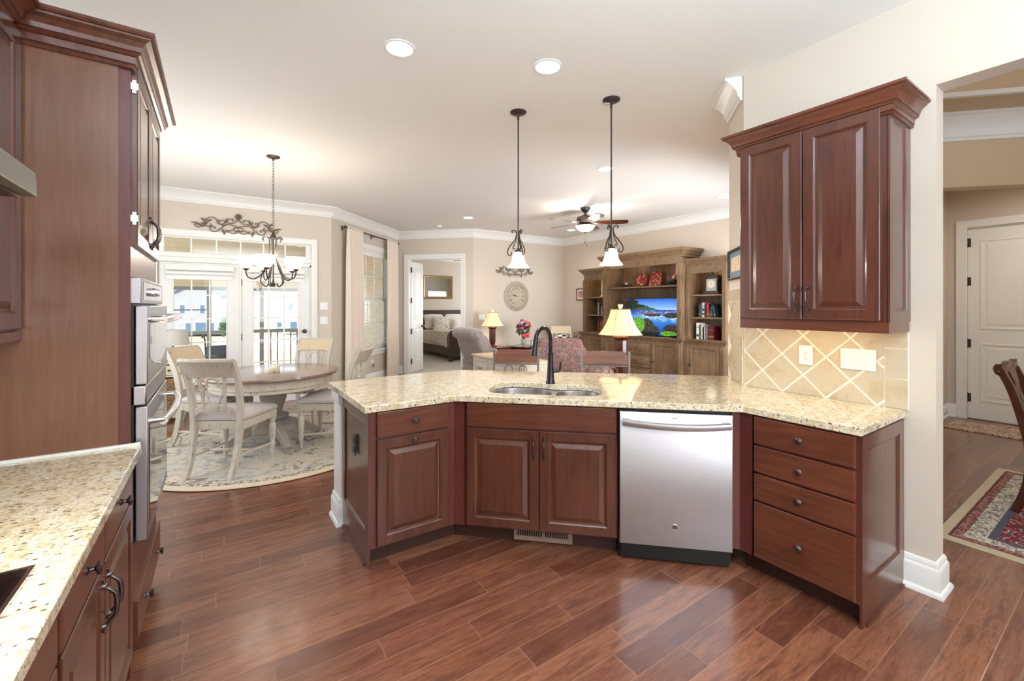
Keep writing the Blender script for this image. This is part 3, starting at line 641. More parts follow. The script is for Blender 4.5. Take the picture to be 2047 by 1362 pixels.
# -- worktop with a sink cut-out
CT = [(.652,2.388),(1.198,2.388),(2.372,1.262),(2.372,.733),(2.988,.733),(2.988,1.588),(3.280,1.862),(2.861,2.270),(2.264,2.800),(1.72,3.29),(1.60,3.338),(1.30,3.342),(.652,3.315)]
def sk(u, v): p = C1+dS*u+nS*v; return (p.x, p.y)
cut = bez([sk(*q)+(0,) for q in ((.175,.25),(.185,.38),(.25,.455),(.38,.475),(.50,.455),(.60,.415),(.70,.43),(.82,.415),(.885,.34),(.90,.24),(.885,.13),(.83,.075),(.70,.062),(.52,.06),(.34,.06),(.23,.075),(.185,.14))]+[sk(.175,.25)+(0,)], 4)[:-1]
def holed(mb_name, outer, inner, z0, z1, mat, bevel, parent=None):
    bm = bmesh.new(); es = []
    for lp in [outer]+inner:
        vs = [bm.verts.new((p[0], p[1], z1)) for p in lp]
        es += [bm.edges.new((vs[i], vs[(i+1)%len(vs)])) for i in range(len(vs))]
    bmesh.ops.triangle_fill(bm, use_beauty=True, use_dissolve=False, edges=es)
    r = bmesh.ops.extrude_face_region(bm, geom=list(bm.faces)); bmesh.ops.translate(bm, vec=(0,0,z0-z1), verts=[g for g in r['geom'] if isinstance(g, bmesh.types.BMVert)])
    bmesh.ops.recalc_face_normals(bm, faces=bm.faces)
    for f in bm.faces: f.smooth = True
    me = bpy.data.meshes.new(mb_name); bm.to_mesh(me); bm.free(); me.materials.append(mat); me.set_sharp_from_angle(angle=R(35))
    o = bpy.data.objects.new(mb_name, me); COL.objects.link(o); o.parent = parent
    if bevel: b = o.modifiers.new('bevel', 'BEVEL'); b.width = bevel; b.segments = 3; b.limit_method = 'ANGLE'; b.angle_limit = R(50)
    return o
o = holed('countertop', CT, [[(p[0], p[1]) for p in cut]], .876, .914, M['granite'], .008)
tag(o, 'speckled cream granite worktop of the angled peninsula', 'countertop')
# -- sink
t = thing('kitchen_sink', 'stainless steel double bowl sink set under the granite', 'sink', (C1.x, C1.y, 0), aS)
def bowl(u0, v0, u1, v1, r, i=0):
    out = []
    for cx, cy, a0 in ((u1-r,v1-r,0),(u0+r,v1-r,90),(u0+r,v0+r,180),(u1-r,v0+r,270)):
        for k in range(7): a = R(a0+15*k); out.append((cx+(r-i)*cos(a), cy+(r-i)*sin(a)))
    return out
bw = [(.188,.072,.575,.46,.15), (.603,.072,.890,.422,.12)]
loc = [( (Vector((p[0],p[1]))-C1).dot(dS), (Vector((p[0],p[1]))-C1).dot(nS)) for p in cut]
c_ = Vector((.53,.25)); big = [tuple(c_+(Vector(p)-c_)*1.03) for p in loc]
holed('rim', big, [bowl(*b) for b in bw], .868, .874, M['steel'], .002, t)
for b in bw:
    mb = MB(); L = [[(x,y,z) for x, y in bowl(*b, i)] for z, i in ((.873,0),(.860,.002),(.72,.008),(.69,.03),(.682,.07))]
    mb.loft(L, False); mb.add([p for p in L[-1]], [tuple(range(28))]); bb = mb.build('bowl', M['steel'], t)
    mb = MB(); mb.lathe([(.042,.6825),(.040,.686),(.03,.684),(.001,.683)], 20, ((b[0]+b[2])/2, (b[1]+b[3])/2+.04, 0)); mb.build('drain', M['steel_bright'], bb)
# -- faucet
t = thing('faucet', 'tall dark bronze gooseneck pull down faucet behind the sink', 'faucet', (1.935, 2.385, .914))
dx, dy = -.965, -.26
mb = MB(); mb.lathe([(.034,0),(.034,.006),(.030,.012),(.027,.04),(.0225,.10),(.020,.16),(.018,.20),(.0215,.203),(.0215,.212),(.018,.216)], 24); mb.build('body', M['faucetmetal'], t)
mb = MB(); A_ = [(0,0,.21),(0,0,.30)]+[(dx*(.085-.085*cos(a)), dy*(.085-.085*cos(a)), .305+.088*sin(a)) for a in [R(12*i) for i in range(0,15)]]
mb.tube(bez(A_, 3), .0145, 14); n_ = mb.build('gooseneck', M['faucetmetal'], t)
e = Vector(A_[-1]); f_ = (Vector(A_[-1])-Vector(A_[-2])).normalized(); f_ = Vector((f_.x*.6, f_.y*.6, f_.z)).normalized()
mb = MB(); mb.tube([e, e+f_*.004, e+f_*.006, e+f_*.05, e+f_*.115, e+f_*.118], [.0145,.0165,.0165,.0175,.022,.019], 16); mb.build('spray_head', M['faucetmetal'], n_)
mb = MB(); mb.tube([(0,0,.085),(.052,-.036,.088)], [.014,.012], 12); mb.tube([(.05,-.034,.086),(.056,-.038,.105),(.062,-.040,.15)], [.010,.008,.005], 10); mb.build('lever', M['faucetmetal'], t)

# -- wall cabinet over the right counter
t = thing('upper_cabinet', 'cherry two door wall cabinet with crown moulding on the right', 'cabinet', (2.655, 1.436, 0), R(-90))
mb = MB(); mb.box(-.005,.02,1.378,.71,.333,2.43); mb.build('body', M['cherry'], t)
mb = MB(); mb.at(.71,.0,0,R(90)); ppanel(mb, .02, 1.378, .333, 2.43, -.010, .055, .012); mb.build('end_panel', M['cherry'], t, ang=9)
mb = MB(); mb.mould([(.715,.333),(.715,.022),(-.006,.022),(-.006,.333)], [(0,1.325),(-.0,1.378),(-.022,1.378),(-.022,1.345),(-.010,1.325)]); mb.build('light_rail', M['cherry_h'], t)
CC = [(0,2.382),(.010,2.382),(.015,2.390),(.010,2.398),(.016,2.400),(.018,2.424),(.026,2.426),(.034,2.432),(.030,2.438),(.036,2.440),(.040,2.456),(.050,2.472),(.064,2.482),(.066,2.488),(.074,2.489),(.079,2.496),(.078,2.507),(0,2.507)]
mb = MB(); mb.mould([(-.006,.333),(-.006,.022),(.72,.022),(.72,.333)], [(-o, z) for o, z in CC]); mb.box(-.006,.022,2.43,.72,.333,2.44); mb.build('crown', M['cherry_h'], t, ang=18)
door_part(t, .006, 1.387, .344, 2.424, pull=(.318, 1.50)); door_part(t, .349, 1.387, .686, 2.424, pull=(.375, 1.50))
l_ = bpy.data.lights.new('under_cabinet_light', 'AREA'); l_.shape = 'RECTANGLE'; l_.size = .5; l_.size_y = .03; l_.energy = 1.1; l_.color = (1, .72, .42)
lo = bpy.data.objects.new('under_cabinet_light', l_); COL.objects.link(lo); lo.location = (2.80, 1.10, 1.372); lo.rotation_euler = (0, 0, R(90))
# -- tile splashback: diamond tiles with a straight border
SPL = .163
def splash(name, p0, p1, border, z0=.9145, z1=1.375, zt=None, bx='end', phase=0.0, label=None, top_border=False):
    d = Vector(p1)-Vector(p0); L = d.length; t = thing(name, label, 'tile backsplash', (p0[0], p0[1], 0), atan2(d.y, d.x))
    mb = MB(); zt = zt or z1; mb.box(0,0,z0,L,.006,zt); mb.build('grout_bed', M['grout'], t)
    s = SPL; gp = .006; mb = MB(); x1 = L-border; zz = z1 if not top_border else zt-.095
    hd = s/2**.5+gp*.9
    def clip(poly, x0, xx, a, b):
        for ax, lim, sg in ((0,x0,1),(0,xx,-1),(1,a,1),(1,b,-1)):
            out = []
            for i in range(len(poly)):
                p, q = poly[i], poly[(i+1)%len(poly)]; fp = (p[ax]-lim)*sg >= 0; fq = (q[ax]-lim)*sg >= 0
                if fp: out.append(p)
                if fp != fq:
                    k = (lim-p[ax])/(q[ax]-p[ax]); out.append((p[0]+(q[0]-p[0])*k, p[1]+(q[1]-p[1])*k))
            poly = out
            if len(poly) < 3: return []
        return poly
    h = s/2**.5-gp*.5
    for i in range(-1, int(L/hd)+3):
        for j in range(-1, 8):
            if (i+j) % 2: continue
            cx, cz = phase+i*hd, z0+j*hd
            pl = clip([(cx-h,cz),(cx,cz-h),(cx+h,cz),(cx,cz+h)], .004, x1-.003, z0+.003, zz-.002)
            if pl: mb.loft([[(x,-.004,z) for x, z in pl],[(x,.003,z) for x, z in pl]])
    n = 3 if zt-z0 < .6 else 4
    if border:
        hh = (zt-z0)/2.9
        for k in range(3):
            a, b = z0+.003+k*hh, min(z0+(k+1)*hh-.003, zt-.003); mb.box(x1+.004,-.005,a,L-.004,.003,b)
    if top_border: mb.box(.004,-.005,zz+.003,L-.004,.003,zt-.003)
    mb.build('tiles', M['tile'], t); return t
splash('tile_backsplash', (KR-.007, 1.578), (KR-.007, .722), .10, zt=1.378, label='cream diamond tile backsplash under the right wall cabinet', phase=.121)
dst = (Vector(ST)-Vector(CK)).normalized(); nst = Vector((-dst.y, dst.x))
splash('tile_backsplash', (ST[0]+nst.x*.007, ST[1]+nst.y*.007), (CK[0]+nst.x*.007, CK[1]+nst.y*.007), 0, zt=1.585, z1=1.50, top_border=True, label='narrow tall diamond tile backsplash on the angled end wall', phase=.22)
def plate(name, lab, cat, loc, rz, w, n, kind, mat='white', h=.118):
    t = thing(name, lab, cat, loc, rz); mb = MB(); mb.box(-w/2,-.006,-h/2,w/2,0,h/2); mb.build('cover_plate', M[mat], t, bevel=.003)
    for i in range(n):
        x = (i-(n-1)/2)*.046; mb = MB()
        if kind == 'switch': mb.box(x-.016,-.009,-.033,x+.016,-.004,.033); mb.build('rocker_switch', M['white'], t, bevel=.002)
        else:
            mb.box(x-.017,-.0085,-.033,x+.017,-.004,.033); s_ = mb.build('socket', M['white'], t, bevel=.002); mb = MB()
            for zz in (-.018, .014): mb.box(x-.008,-.0092,zz-.003,x-.006,-.0085,zz+.005); mb.box(x+.006,-.0092,zz-.003,x+.008,-.0085,zz+.005); mb.box(x-.002,-.0092,zz-.010,x+.002,-.0085,zz-.006)
            mb.build('slots', M['black'], s_)
    return t
plate('outlet', 'white duplex outlet on the tile backsplash under the wall cabinet', 'outlet', (KR-.012, 1.199, 1.158), R(-90), .076, 1, 'outlet')
plate('light_switch', 'white triple rocker switch plate on the tile backsplash', 'light switch', (KR-.012, .938, 1.158), R(-90), .165, 3, 'switch')
# ---------------------------------------------------------------- left run: tall oven cabinet, worktop, hood
t = thing('oven_cabinet', 'tall cherry oven cabinet with a plain side panel on the left', 'cabinet', (-.266, 2.242, 0), R(90))
mb = MB(); Wc = .82; mb.box(.018,.020,.105,Wc,.045,.288); mb.box(.0,.020,0,.02,.60,2.42); mb.box(Wc-.018,.020,.105,Wc,.60,2.42); mb.box(.018,.020,.288,Wc,.04,.515); mb.box(.018,.020,1.575,Wc,.60,2.42); mb.box(.018,.56,.105,Wc-.018,.60,1.575); mb.box(.018,.02,.50,Wc,.56,.515)
tag(mb.build('body', M['cherry_red'], t), 'dark red stile and frame')
mb = MB(); mb.box(-.006,.055,.0,.0,.62,2.415); tag(mb.build('side_panel', M['cherry_panel'], t), 'broad plain lighter cherry side panel')
mb = MB(); mb.box(.02,.095,0,Wc,.56,.105); mb.build('toe_kick', M['toe'], t)
drawer_part(t, .03, .117, Wc-.008, .283, knobs=[(.22,.20),(.62,.20)])
door_part(t, .020, 1.70, .412, 2.415, pull=(.385, 1.80)); door_part(t, .418, 1.70, Wc-.008, 2.415, pull=(.444, 1.80))
for z in (1.78, 2.30): mb = MB(); mb.box(.012,.004,z,.020,.016,z+.05); mb.box(.009,-.002,z+.012,.013,.020,z+.038); mb.build('cup_hinge', M['steel_bright'], t)
CL = [(o*1.05, z) for o, z in CC]
mb = MB(); mb.mould([(Wc,.60),(Wc,.020),(-.006,.020),(-.006,.33)], CL); mb.box(0,.02,2.42,Wc,.60,2.43); mb.build('crown', M['cherry_h'], t, ang=18)
# wall oven
t = thing('wall_oven', 'stainless double wall oven set in the tall cherry cabinet', 'oven', (-.266, 2.242, 0), R(90))
x0, x1 = .024, Wc-.02
mb = MB(); mb.box(x0,.013,.517,x1,.55,1.466); mb.box(x0,.041,1.46,x1,.55,1.573); mb.build('case', M['black'], t)
mb = MB(); mb.box(x0,-.010,1.468,x1,.042,1.573); p_ = mb.build('control_panel', M['steel'], t, bevel=.004)
mb = MB(); mb.box(x0+.05,-.0115,1.485,x1-.05,-.009,1.558); mb.build('display', M['blackglass'], p_)
for kx in (.36, .42):
    mb = MB(); mb.M = Matrix.Translation((kx,-.011,1.522)) @ Matrix.Rotation(R(90), 4, 'X'); mb.lathe([(.02,0),(.02,.008),(.017,.022),(.001,.023)], 18); mb.build('dial', M['steel_bright'], p_)
def oven_door(nm, z0, z1, hz, curve=0):
    mb = MB(); mb.box(x0,-.030,z0,x1,.010,z1); d = mb.build(nm, M['steel'], t, bevel=.004)
    mb = MB(); a, b = x0+.045, x1-.045; lo_ = z0+.05; pts = [(a, z1-.075), (a, lo_+curve)]
    for i in range(1, 12): u = i/12; pts.append((a+(b-a)*u, lo_+curve*(2*u-1)**2))
    pts += [(b, lo_+curve), (b, z1-.075)]
    mb.loft([[(x,-.0325,z) for x, z in pts],[(x,-.028,z) for x, z in pts]]); mb.build('window', M['ovenglass'] if 'ovenglass' in M else M['blackglass'], d)
    mb = MB(); hp_ = bez([(x0+.05,-.075,hz-.004),(x0+.2,-.092,hz),(.41,-.097,hz+.001),(x1-.2,-.092,hz),(x1-.05,-.075,hz-.004)], 5); mb.tube(hp_, .0155, 14)
    for hx in (x0+.06, x1-.06): mb.tube([(hx,-.078,hz),(hx,-.030,hz)], .0125, 12)
    mb.build('handle', M['steel_bright'], d); return d
oven_door('upper_door', 1.145, 1.460, 1.405, .05)
mb = MB(); mb.box(x0,-.026,1.062,x1,.04,1.140); mb.build('middle_trim', M['steel'], t, bevel=.006)
d = oven_door('lower_door', .520, 1.056, .985)
mb = MB(); mb.M = Matrix.Translation((.41,-.0335,1.19)) @ Matrix.Rotation(R(90), 4, 'X'); mb.lathe([(.012,0),(.012,.002),(.001,.0022)], 20); mb.build('badge', M['steel_bright'], t)
# base cabinets of the left run; frame: x along +Y, origin at camera level y=.2
t = thing('base_cabinet', 'cherry base cabinet left of the ovens with paired doors and drawers', 'cabinet', (-.275, 1.285, 0), R(90))
mb = MB(); mb.box(0,.02,.105,.95,.60,.874); mb.build('body', M['cherry'], t); mb = MB(); mb.box(0,.095,0,.95,.56,.105); mb.build('toe_kick', M['toe'], t)
drawer_part(t, .012, .722, .426, ZT); drawer_part(t, .436, .722, .925, ZT)
door_part(t, .012, ZB, .426, .712, pull=(.398, .60)); door_part(t, .436, ZB, .925, .712, pull=(.464, .60))
t = thing('cooktop_cabinet', 'cherry base cabinet under the black cooktop at the lower left', 'cabinet', (-.275, .50, 0), R(90))
mb = MB(); mb.box(0,.02,.105,.783,.60,.874); mb.build('body', M['cherry'], t); mb = MB(); mb.box(0,.095,0,.783,.56,.105); mb.build('toe_kick', M['toe'], t)
drawer_part(t, .012, .722, .770, ZT, knobs=[]); drawer_part(t, .012, .42, .770, .712, knobs=[(.2,.57),(.58,.57)]); drawer_part(t, .012, ZB, .770, .41, knobs=[(.2,.26),(.58,.26)])
mb = MB(); mb.prism([(-.25,-.6),(-.25,2.230),(-.888,2.230),(-.888,-.6)], .876, .914)
tag(mb.build('countertop', M['granite'], bevel=.006), 'speckled cream granite worktop in the lower left foreground', 'countertop')
mb = MB(); mb.box(-.885,2.2235,.9142,-.255,2.2355,.924); tag(mb.build('caulk_bead', M['trim']), 'thin white caulk bead where the left worktop meets the oven cabinet', 'caulk')
t = thing('cooktop', 'black glass cooktop cut off by the left edge of the picture', 'cooktop', (0, 0, 0))
mb = MB(); mb.box(-.82,.55,.9145,-.322,1.302,.920); mb.build('glass', M['blackglass'], t, bevel=.002)
mb = MB(); mb.box(-.323,.55,.9145,-.316,1.302,.9205); mb.box(-.82,1.302,.9145,-.316,1.307,.9205); mb.build('edge_strip', M['steel_bright'], t)
for k in range(4):
    mb = MB(); mb.ring((-.44-.24*(k%2), .75+.35*(k//2), .9202), .085, .001, 32, 4); mb.build('burner_ring', M['knob'], t)
# wall cabinet + hood
t = thing('upper_cabinet', 'dark cherry wall cabinet at the left edge beside the range hood', 'cabinet', (-.572, 1.285, 0), R(90))
mb = MB(); mb.box(0,.02,1.372,.948,.315,2.42); mb.build('body', M['cherry'], t)
mb = MB(); mb.mould([(-.0,.30),(-.0,.022),(.946,.022)], [(0,1.33),(0,1.372),(-.020,1.372),(-.020,1.34),(-.010,1.33)]); mb.build('light_rail', M['cherry_h'], t)
door_part(t, .006, 1.38, .470, 2.412); door_part(t, .476, 1.38, .935, 2.412)
mb = MB(); mb.mould([(0,.30),(0,.020),(.870,.020)], [(-o, z) for o, z in CL]); mb.build('crown', M['cherry_h'], t, ang=18)
t = thing('range_hood', 'stainless steel range hood jutting in at the left edge', 'range hood', (0, 0, 0))
mb = MB(); mb.loft([[(-.885,.50,1.682),(-.308,.50,1.682),(-.308,1.283,1.682),(-.885,1.283,1.682)],[(-.885,.50,1.728),(-.308,.50,1.728),(-.308,1.275,1.728),(-.885,1.275,1.728)],[(-.885,.51,1.738),(-.318,.51,1.738),(-.318,1.275,1.738),(-.885,1.275,1.738)],[(-.885,.62,1.83),(-.56,.62,1.83),(-.56,1.20,1.83),(-.885,1.20,1.83)]])
mb.build('canopy', M['hoodsteel'], t, bevel=.003); mb = MB(); mb.box(-.87,.53,1.676,-.33,1.27,1.683); mb.build('filter', M['knob'], t)
mb = MB(); mb.box(-.885,.76,1.83,-.60,1.05,3.04); mb.build('chimney', M['steel'], t, bevel=.002)
for hy_ in (.72, 1.05):
    l = bpy.data.lights.new('hood_light', 'SPOT'); l.energy = 26; l.spot_size = R(130); l.spot_blend = .9; l.shadow_soft_size = .04; l.color = (1, .97, .93)
    o = bpy.data.objects.new('hood_light', l); COL.objects.link(o); o.location = (-.42, hy_, 1.665)
# ---------------------------------------------------------------- dining area
def _rug():
    m = NT('floral_rug', Roughness=.95); c = m.n('TexCoord'); o = c.outputs['Object']; ln = m.n('VectorMath'); ln.operation = 'LENGTH'; m.l(o, ln.inputs[0]); r = ln.outputs['Value']
    v = m.co((1,1,1)); n = m.noise(v, 4.5, 5, .62, 2.2); n2 = m.noise(v, 7.5, 5, .7, 1.6); n3 = m.noise(v, 2.2, 2)
    col = m.ramp(n, [(.32, srgb(168, 168, 168)), (.46, srgb(196, 190, 178)), (.60, srgb(212, 198, 176)), (.8, srgb(178, 172, 164))])
    m1 = m.math('MULTIPLY', m.ramp(n2, [(.555, (0,0,0)), (.58, (1,1,1))]), m.ramp(n3, [(.42, (.3,)*3), (.55, (1,1,1))]))
    col = m.mix(m.math('MULTIPLY', m1, .85), col, srgb(96, 86, 88))
    n4 = m.noise(m.co((1,1,1),(0,0,0),(3,5,0)), 11, 4, .6, 2.5); col = m.mix(m.math('MULTIPLY', m.ramp(n4, [(.60,(0,0,0)),(.63,(1,1,1))]), .6), col, srgb(140, 132, 112))
    xyz = m.n('SeparateXYZ'); m.l(o, xyz.inputs[0]); an = m.math('ARCTAN2', xyz.outputs[1], xyz.outputs[0]); cz = m.n('CombineXYZ'); m.l(m.math('MULTIPLY', an, 11), cz.inputs[0]); m.l(m.math('MULTIPLY', r, 12), cz.inputs[1])
    bn = m.noise(cz.outputs[0], 2.6, 3, .6, 1.5); band = m.ramp(bn, [(.47, srgb(112, 98, 94)), (.52, srgb(206, 192, 168))])
    a = m.ramp(m.math('DIVIDE', r, 1.3), [(0, (0,0,0)), (1.085/1.3, (1,1,1))], 'CONSTANT'); b = m.ramp(m.math('DIVIDE', r, 1.3), [(0, (0,0,0)), (1.15/1.3, (1,1,1))], 'CONSTANT')
    m.base(m.mix(b, m.mix(a, col, band), srgb(214, 198, 172))); m.bump(n2, .3, .004); return m.mat
M['rug'] = _rug()
TC = (.48, 5.25)
mb = MB(); mb.lathe([(1.215,.003),(1.222,.008),(1.215,.016),(.001,.016)], 96); tag(mb.build('round_rug', M['rug'], loc=(TC[0], TC[1], 0)), 'round cream and grey floral rug under the dining table', 'rug')
Z0 = .016
t = thing('dining_table', 'round pedestal dining table with a brown plank top and whitewashed base', 'table', (TC[0], TC[1], Z0))
mb = MB(); mb.lathe([(.60,.715),(.635,.72),(.645,.735),(.640,.75),(.628,.752),(.001,.752)], 72); mb.build('tabletop', M['table_top'], t)
mb = MB(); mb.lathe([(.56,.60),(.57,.60),(.57,.63),(.585,.64),(.585,.715),(.56,.715)], 64, cap=False); mb.build('apron', M['white_wood'], t)
mb = MB(); mb.lathe([(.10,.24),(.14,.26),(.15,.29),(.11,.30),(.085,.32),(.09,.36),(.125,.46),(.135,.53),(.12,.58),(.085,.60),(.095,.615),(.09,.66),(.14,.70),(.001,.70)], 32)
mb.build('pedestal', M['grey_wood'], t)
mb = MB(); mb.loft([[(x*s, y*s, z) for x, y in ((-.2,-.2),(.2,-.2),(.2,.2),(-.2,.2))] for s, z in ((.9,.13),(1,.14),(1,.2),(.85,.22),(.75,.24),(.5,.26))]); mb.build('base_block', M['grey_wood'], t, bevel=.004)
for k in range(4):
    mb = MB().at(0,0,0,R(11+90*k)); pts = bez([(.14,0,.185),(.26,0,.15),(.38,0,.085),(.47,0,.03)], 5); n = len(pts)
    mb.prof(pts, [(-.05,-.055),(.05,-.055),(.05,.045),(.042,.055),(-.042,.055),(-.05,.045)], scale=[1-.5*i/(n-1) for i in range(n)]); mb.box(.44,-.036,0,.53,.036,.035); mb.build('leg', M['grey_wood'], t, bevel=.003)

def dining_chair(label, loc, rz, wood_='white_wood', rail='white_wood', group=None):
    """front towards +y, back at -y"""
    t = thing('dining_chair', label, 'chair', loc, rz, group); W = M[wood_]
    for s in (-1, 1):
        mb = MB(); pts = bez([(s*.185,-.325,0),(s*.185,-.323,.012),(s*.188,-.265,.14),(s*.193,-.225,.32),(s*.197,-.215,.47),(s*.203,-.225,.62),(s*.21,-.262,.80),(s*.215,-.325,.95),(s*.216,-.345,.985)], 5)
        mb.prof(pts, [(-.018,-.024),(.018,-.024),(.018,.024),(-.018,.024)], up=(0,1,.25), scale=[.85+.25*sin(pi*min(1,i/len(pts)*1.1)) for i in range(len(pts))]); mb.build('rear_leg', W, t, bevel=.004)
    for s in (-1, 1):
        mb = MB(); x, y = s*.225, .235
        mb.box(x-.026,y-.026,.37,x+.026,y+.026,.455); mb.lathe([(.013,0),(.018,.02),(.016,.05),(.020,.10),(.026,.13),(.020,.145),(.020,.16),(.027,.19),(.031,.26),(.033,.31),(.024,.325),(.022,.34),(.029,.35),(.024,.37)], 16, (x,y,0)); mb.build('front_leg', W, t)
    mb = MB(); mb.loft([[(-.225,-.215,z),(.225,-.215,z),(.252,.262,z),(-.252,.262,z)] for z in (.385,.455)]); mb.build('seat_frame', W, t, bevel=.004)
    mb = MB(); L = []
    for z, k in ((.455,.0),(.47,.008),(.490,.006),(.508,-.012),(.520,-.05),(.527,-.11)):
        L.append([(-.222-k,-.212-k*.5,z),(0,-.212-k*.5,z+.004),(.222+k,-.212-k*.5,z),(.248+k,.02,z+.003),(.252+k,.262+k,z),(0,.268+k,z+.005),(-.252-k,.262+k,z),(-.248-k,.02,z+.003)])
    mb.loft(L); mb.build('seat_cushion', M['seat'], t, bevel=.008)
    mb = MB(); n = 13; L = []
    for i in range(n):
        u = -1+2*i/(n-1); x = u*.225; bow = -.045*(1-u*u)
        y0, y1 = -.268+bow, -.335+bow
        L.append([(x,y0+.012,.835+.012*(1-u*u)),(x,y0-.014,.835+.012*(1-u*u)),(x,y1-.012,.955),(x,y1-.040,.985),(x,y1-.038,1.005),(x,y1-.012,1.012),(x,y1+.014,.99)])
    mb.loft(L); mb.build('top_rail', M[rail], t, bevel=.003)
    mb = MB(); L = []
    for i in range(n):
        u = -1+2*i/(n-1); x = u*.20; bow = -.045*(1-u*u); y0, y1 = -.268+bow, -.335+bow
        L.append([(x,y0+.014,.85+.010*(1-u*u)),(x,y0+.008,.85+.010*(1-u*u)),(x,y1-.014,.957),(x,y1+.017,.985),(x,y1+.020,.980),(x,y1-.008,.955)] if False else [(x,y0+.0145,.848+.012*(1-u*u)),(x,y0+.010,.848+.012*(1-u*u)),(x,y1+.010,.985),(x,y1+.0165,.985)])
    mb.loft(L); tag(mb.build('rail_face', M['tan_wood'], t), 'bleached tan wood face of the top rail')
    mb = MB(); L = []
    for i in range(n):
        u = -1+2*i/(n-1); x = u*.195; bow = -.02*(1-u*u); k = .045*max(0, min(1, (abs(u)-.55)*3)); L.append([(x,-.208+bow,.545-k),(x,-.232+bow,.545-k),(x,-.238+bow,.595-k*.6),(x,-.214+bow,.595-k*.6)])
    mb.loft(L); mb.build('lower_rail', W, t, bevel=.003)
    # quatrefoil splat with two flanking slats
    def Y(z): return -.228-.30*max(0, z-.60)**1.5-.02
    mb = MB(); z0 = .718; r = .052; loop = []
    for cx, cz, a0 in ((0,r*1.02,-20),(-r*.86,0,75),(0,-r*1.02,160),(r*.86,0,255)):
        rr = r*(1 if cx == 0 else .78); sp = 220 if cx == 0 else 210
        for k in range(12): a = R(a0+sp*k/11); loop.append((cx+rr*cos(a), z0+cz*(1.15)+rr*sin(a)))
    loop.append(loop[0])
    mb.prof([(x, Y(z), z) for x, z in loop], [(-.006,-.010),(.006,-.010),(.006,.010),(-.006,.010)], up=(0,1,0))
    mb.build('quatrefoil_splat', W, t)
    for s in (-1, 1):
        mb = MB(); mb.prof([(s*.088,Y(.58),.575),(s*.095,Y(.70),.70),(s*.108,Y(.86),.86)], [(-.012,-.008),(.012,-.008),(.012,.008),(-.012,.008)], up=(0,1,0)); mb.build('back_slat', W, t, bevel=.002)
    mb = MB()
    for s in (-1, 1): mb.tube([(s*.19,-.27,.165),(s*.208,-.02,.15),(s*.222,.23,.135)], [.010,.014,.010], 10)
    mb.tube([(-.205,-.02,.15),(0,-.02,.15),(.205,-.02,.15)], [.009,.015,.009], 10); mb.build('stretcher', W, t); return t
ch = Vector((.56, .83))
c0 = dining_chair('whitewashed dining chair nearest the camera with its back to the kitchen', (TC[0]-ch.x*.70+.02, TC[1]-ch.y*.70, Z0), R(-34+0), group='whitewashed chairs round the dining table')
def chair_at(x, y, ang, lab, **k): return dup(c0, (x, y, k.get('z', Z0)), ang, lab, k.get('group', 'whitewashed chairs round the dining table'))
chair_at(TC[0]-.83*.62, TC[1]+.56*.62, R(-124), 'whitewashed dining chair on the left side of the table, partly behind the nearest one')
chair_at(TC[0]+.56*.86-.07, TC[1]+.83*.86+.05, R(146), 'whitewashed dining chair on the far side of the table facing the camera')
chair_at(TC[0]+.83*.64, TC[1]-.56*.64, R(56), 'whitewashed dining chair on the right side of the table next to the curtains')
t = thing('condiment_caddy', 'small cream ceramic condiment set in the middle of the table', 'condiment set', (.47, 5.16, Z0+.752), R(20))
mb = MB(); mb.lathe([(.04,0),(.044,.01),(.045,.03),(.036,.042),(.012,.048),(.001,.05)], 20, (-.035,0,0)); mb.build('shaker', M['porcelain'], t)
mb = MB(); mb.lathe([(.035,0),(.038,.01),(.038,.04),(.030,.055),(.012,.062),(.001,.064)], 20, (.035,.01,0)); mb.build('shaker', M['porcelain'], t)
mb = MB(); mb.tube([(.0+.02*cos(a), 0, .06+.028*sin(a)) for a in [R(-30+24*i) for i in range(11)]], .004, 6); mb.build('handle', M['porcelain'], t)

# chandelier
t = thing('chandelier', 'five arm dark metal chandelier with lit glass bowls over the dining table', 'chandelier', (TC[0], TC[1], 0))
mb = MB(); mb.lathe([(.001,H-.002),(.065,H-.002),(.066,H-.008),(.05,H-.018),(.012,H-.026),(.008,H-.045),(.001,H-.046)][::-1], 28); mb.build('canopy', M['bronze'], t)
mb = MB(); z = H-.045; i = 0
while z > 2.255:
    pts = [(0,0,0)]; L = .034; a = [(.009*cos(b), 0, z-L/2+ (L/2-.009)*(1 if sin(b) > 0 else -1)+.009*sin(b)) for b in [2*pi*k/12 for k in range(13)]]
    if i % 2: a = [(0, p[0], p[2]) for p in a]
    mb.tube(a, .0022, 5); z -= .0275; i += 1
mb.build('chain', M['bronze'], t)
mb = MB(); mb.lathe([(.001,1.66),(.02,1.665),(.022,1.70),(.010,1.705),(.009,1.73),(.006,1.74),(.006,2.16),(.05,2.165),(.052,2.175),(.034,2.19),(.018,2.22),(.010,2.245),(.001,2.25)], 20); mb.build('centre_column', M['bronze'], t)
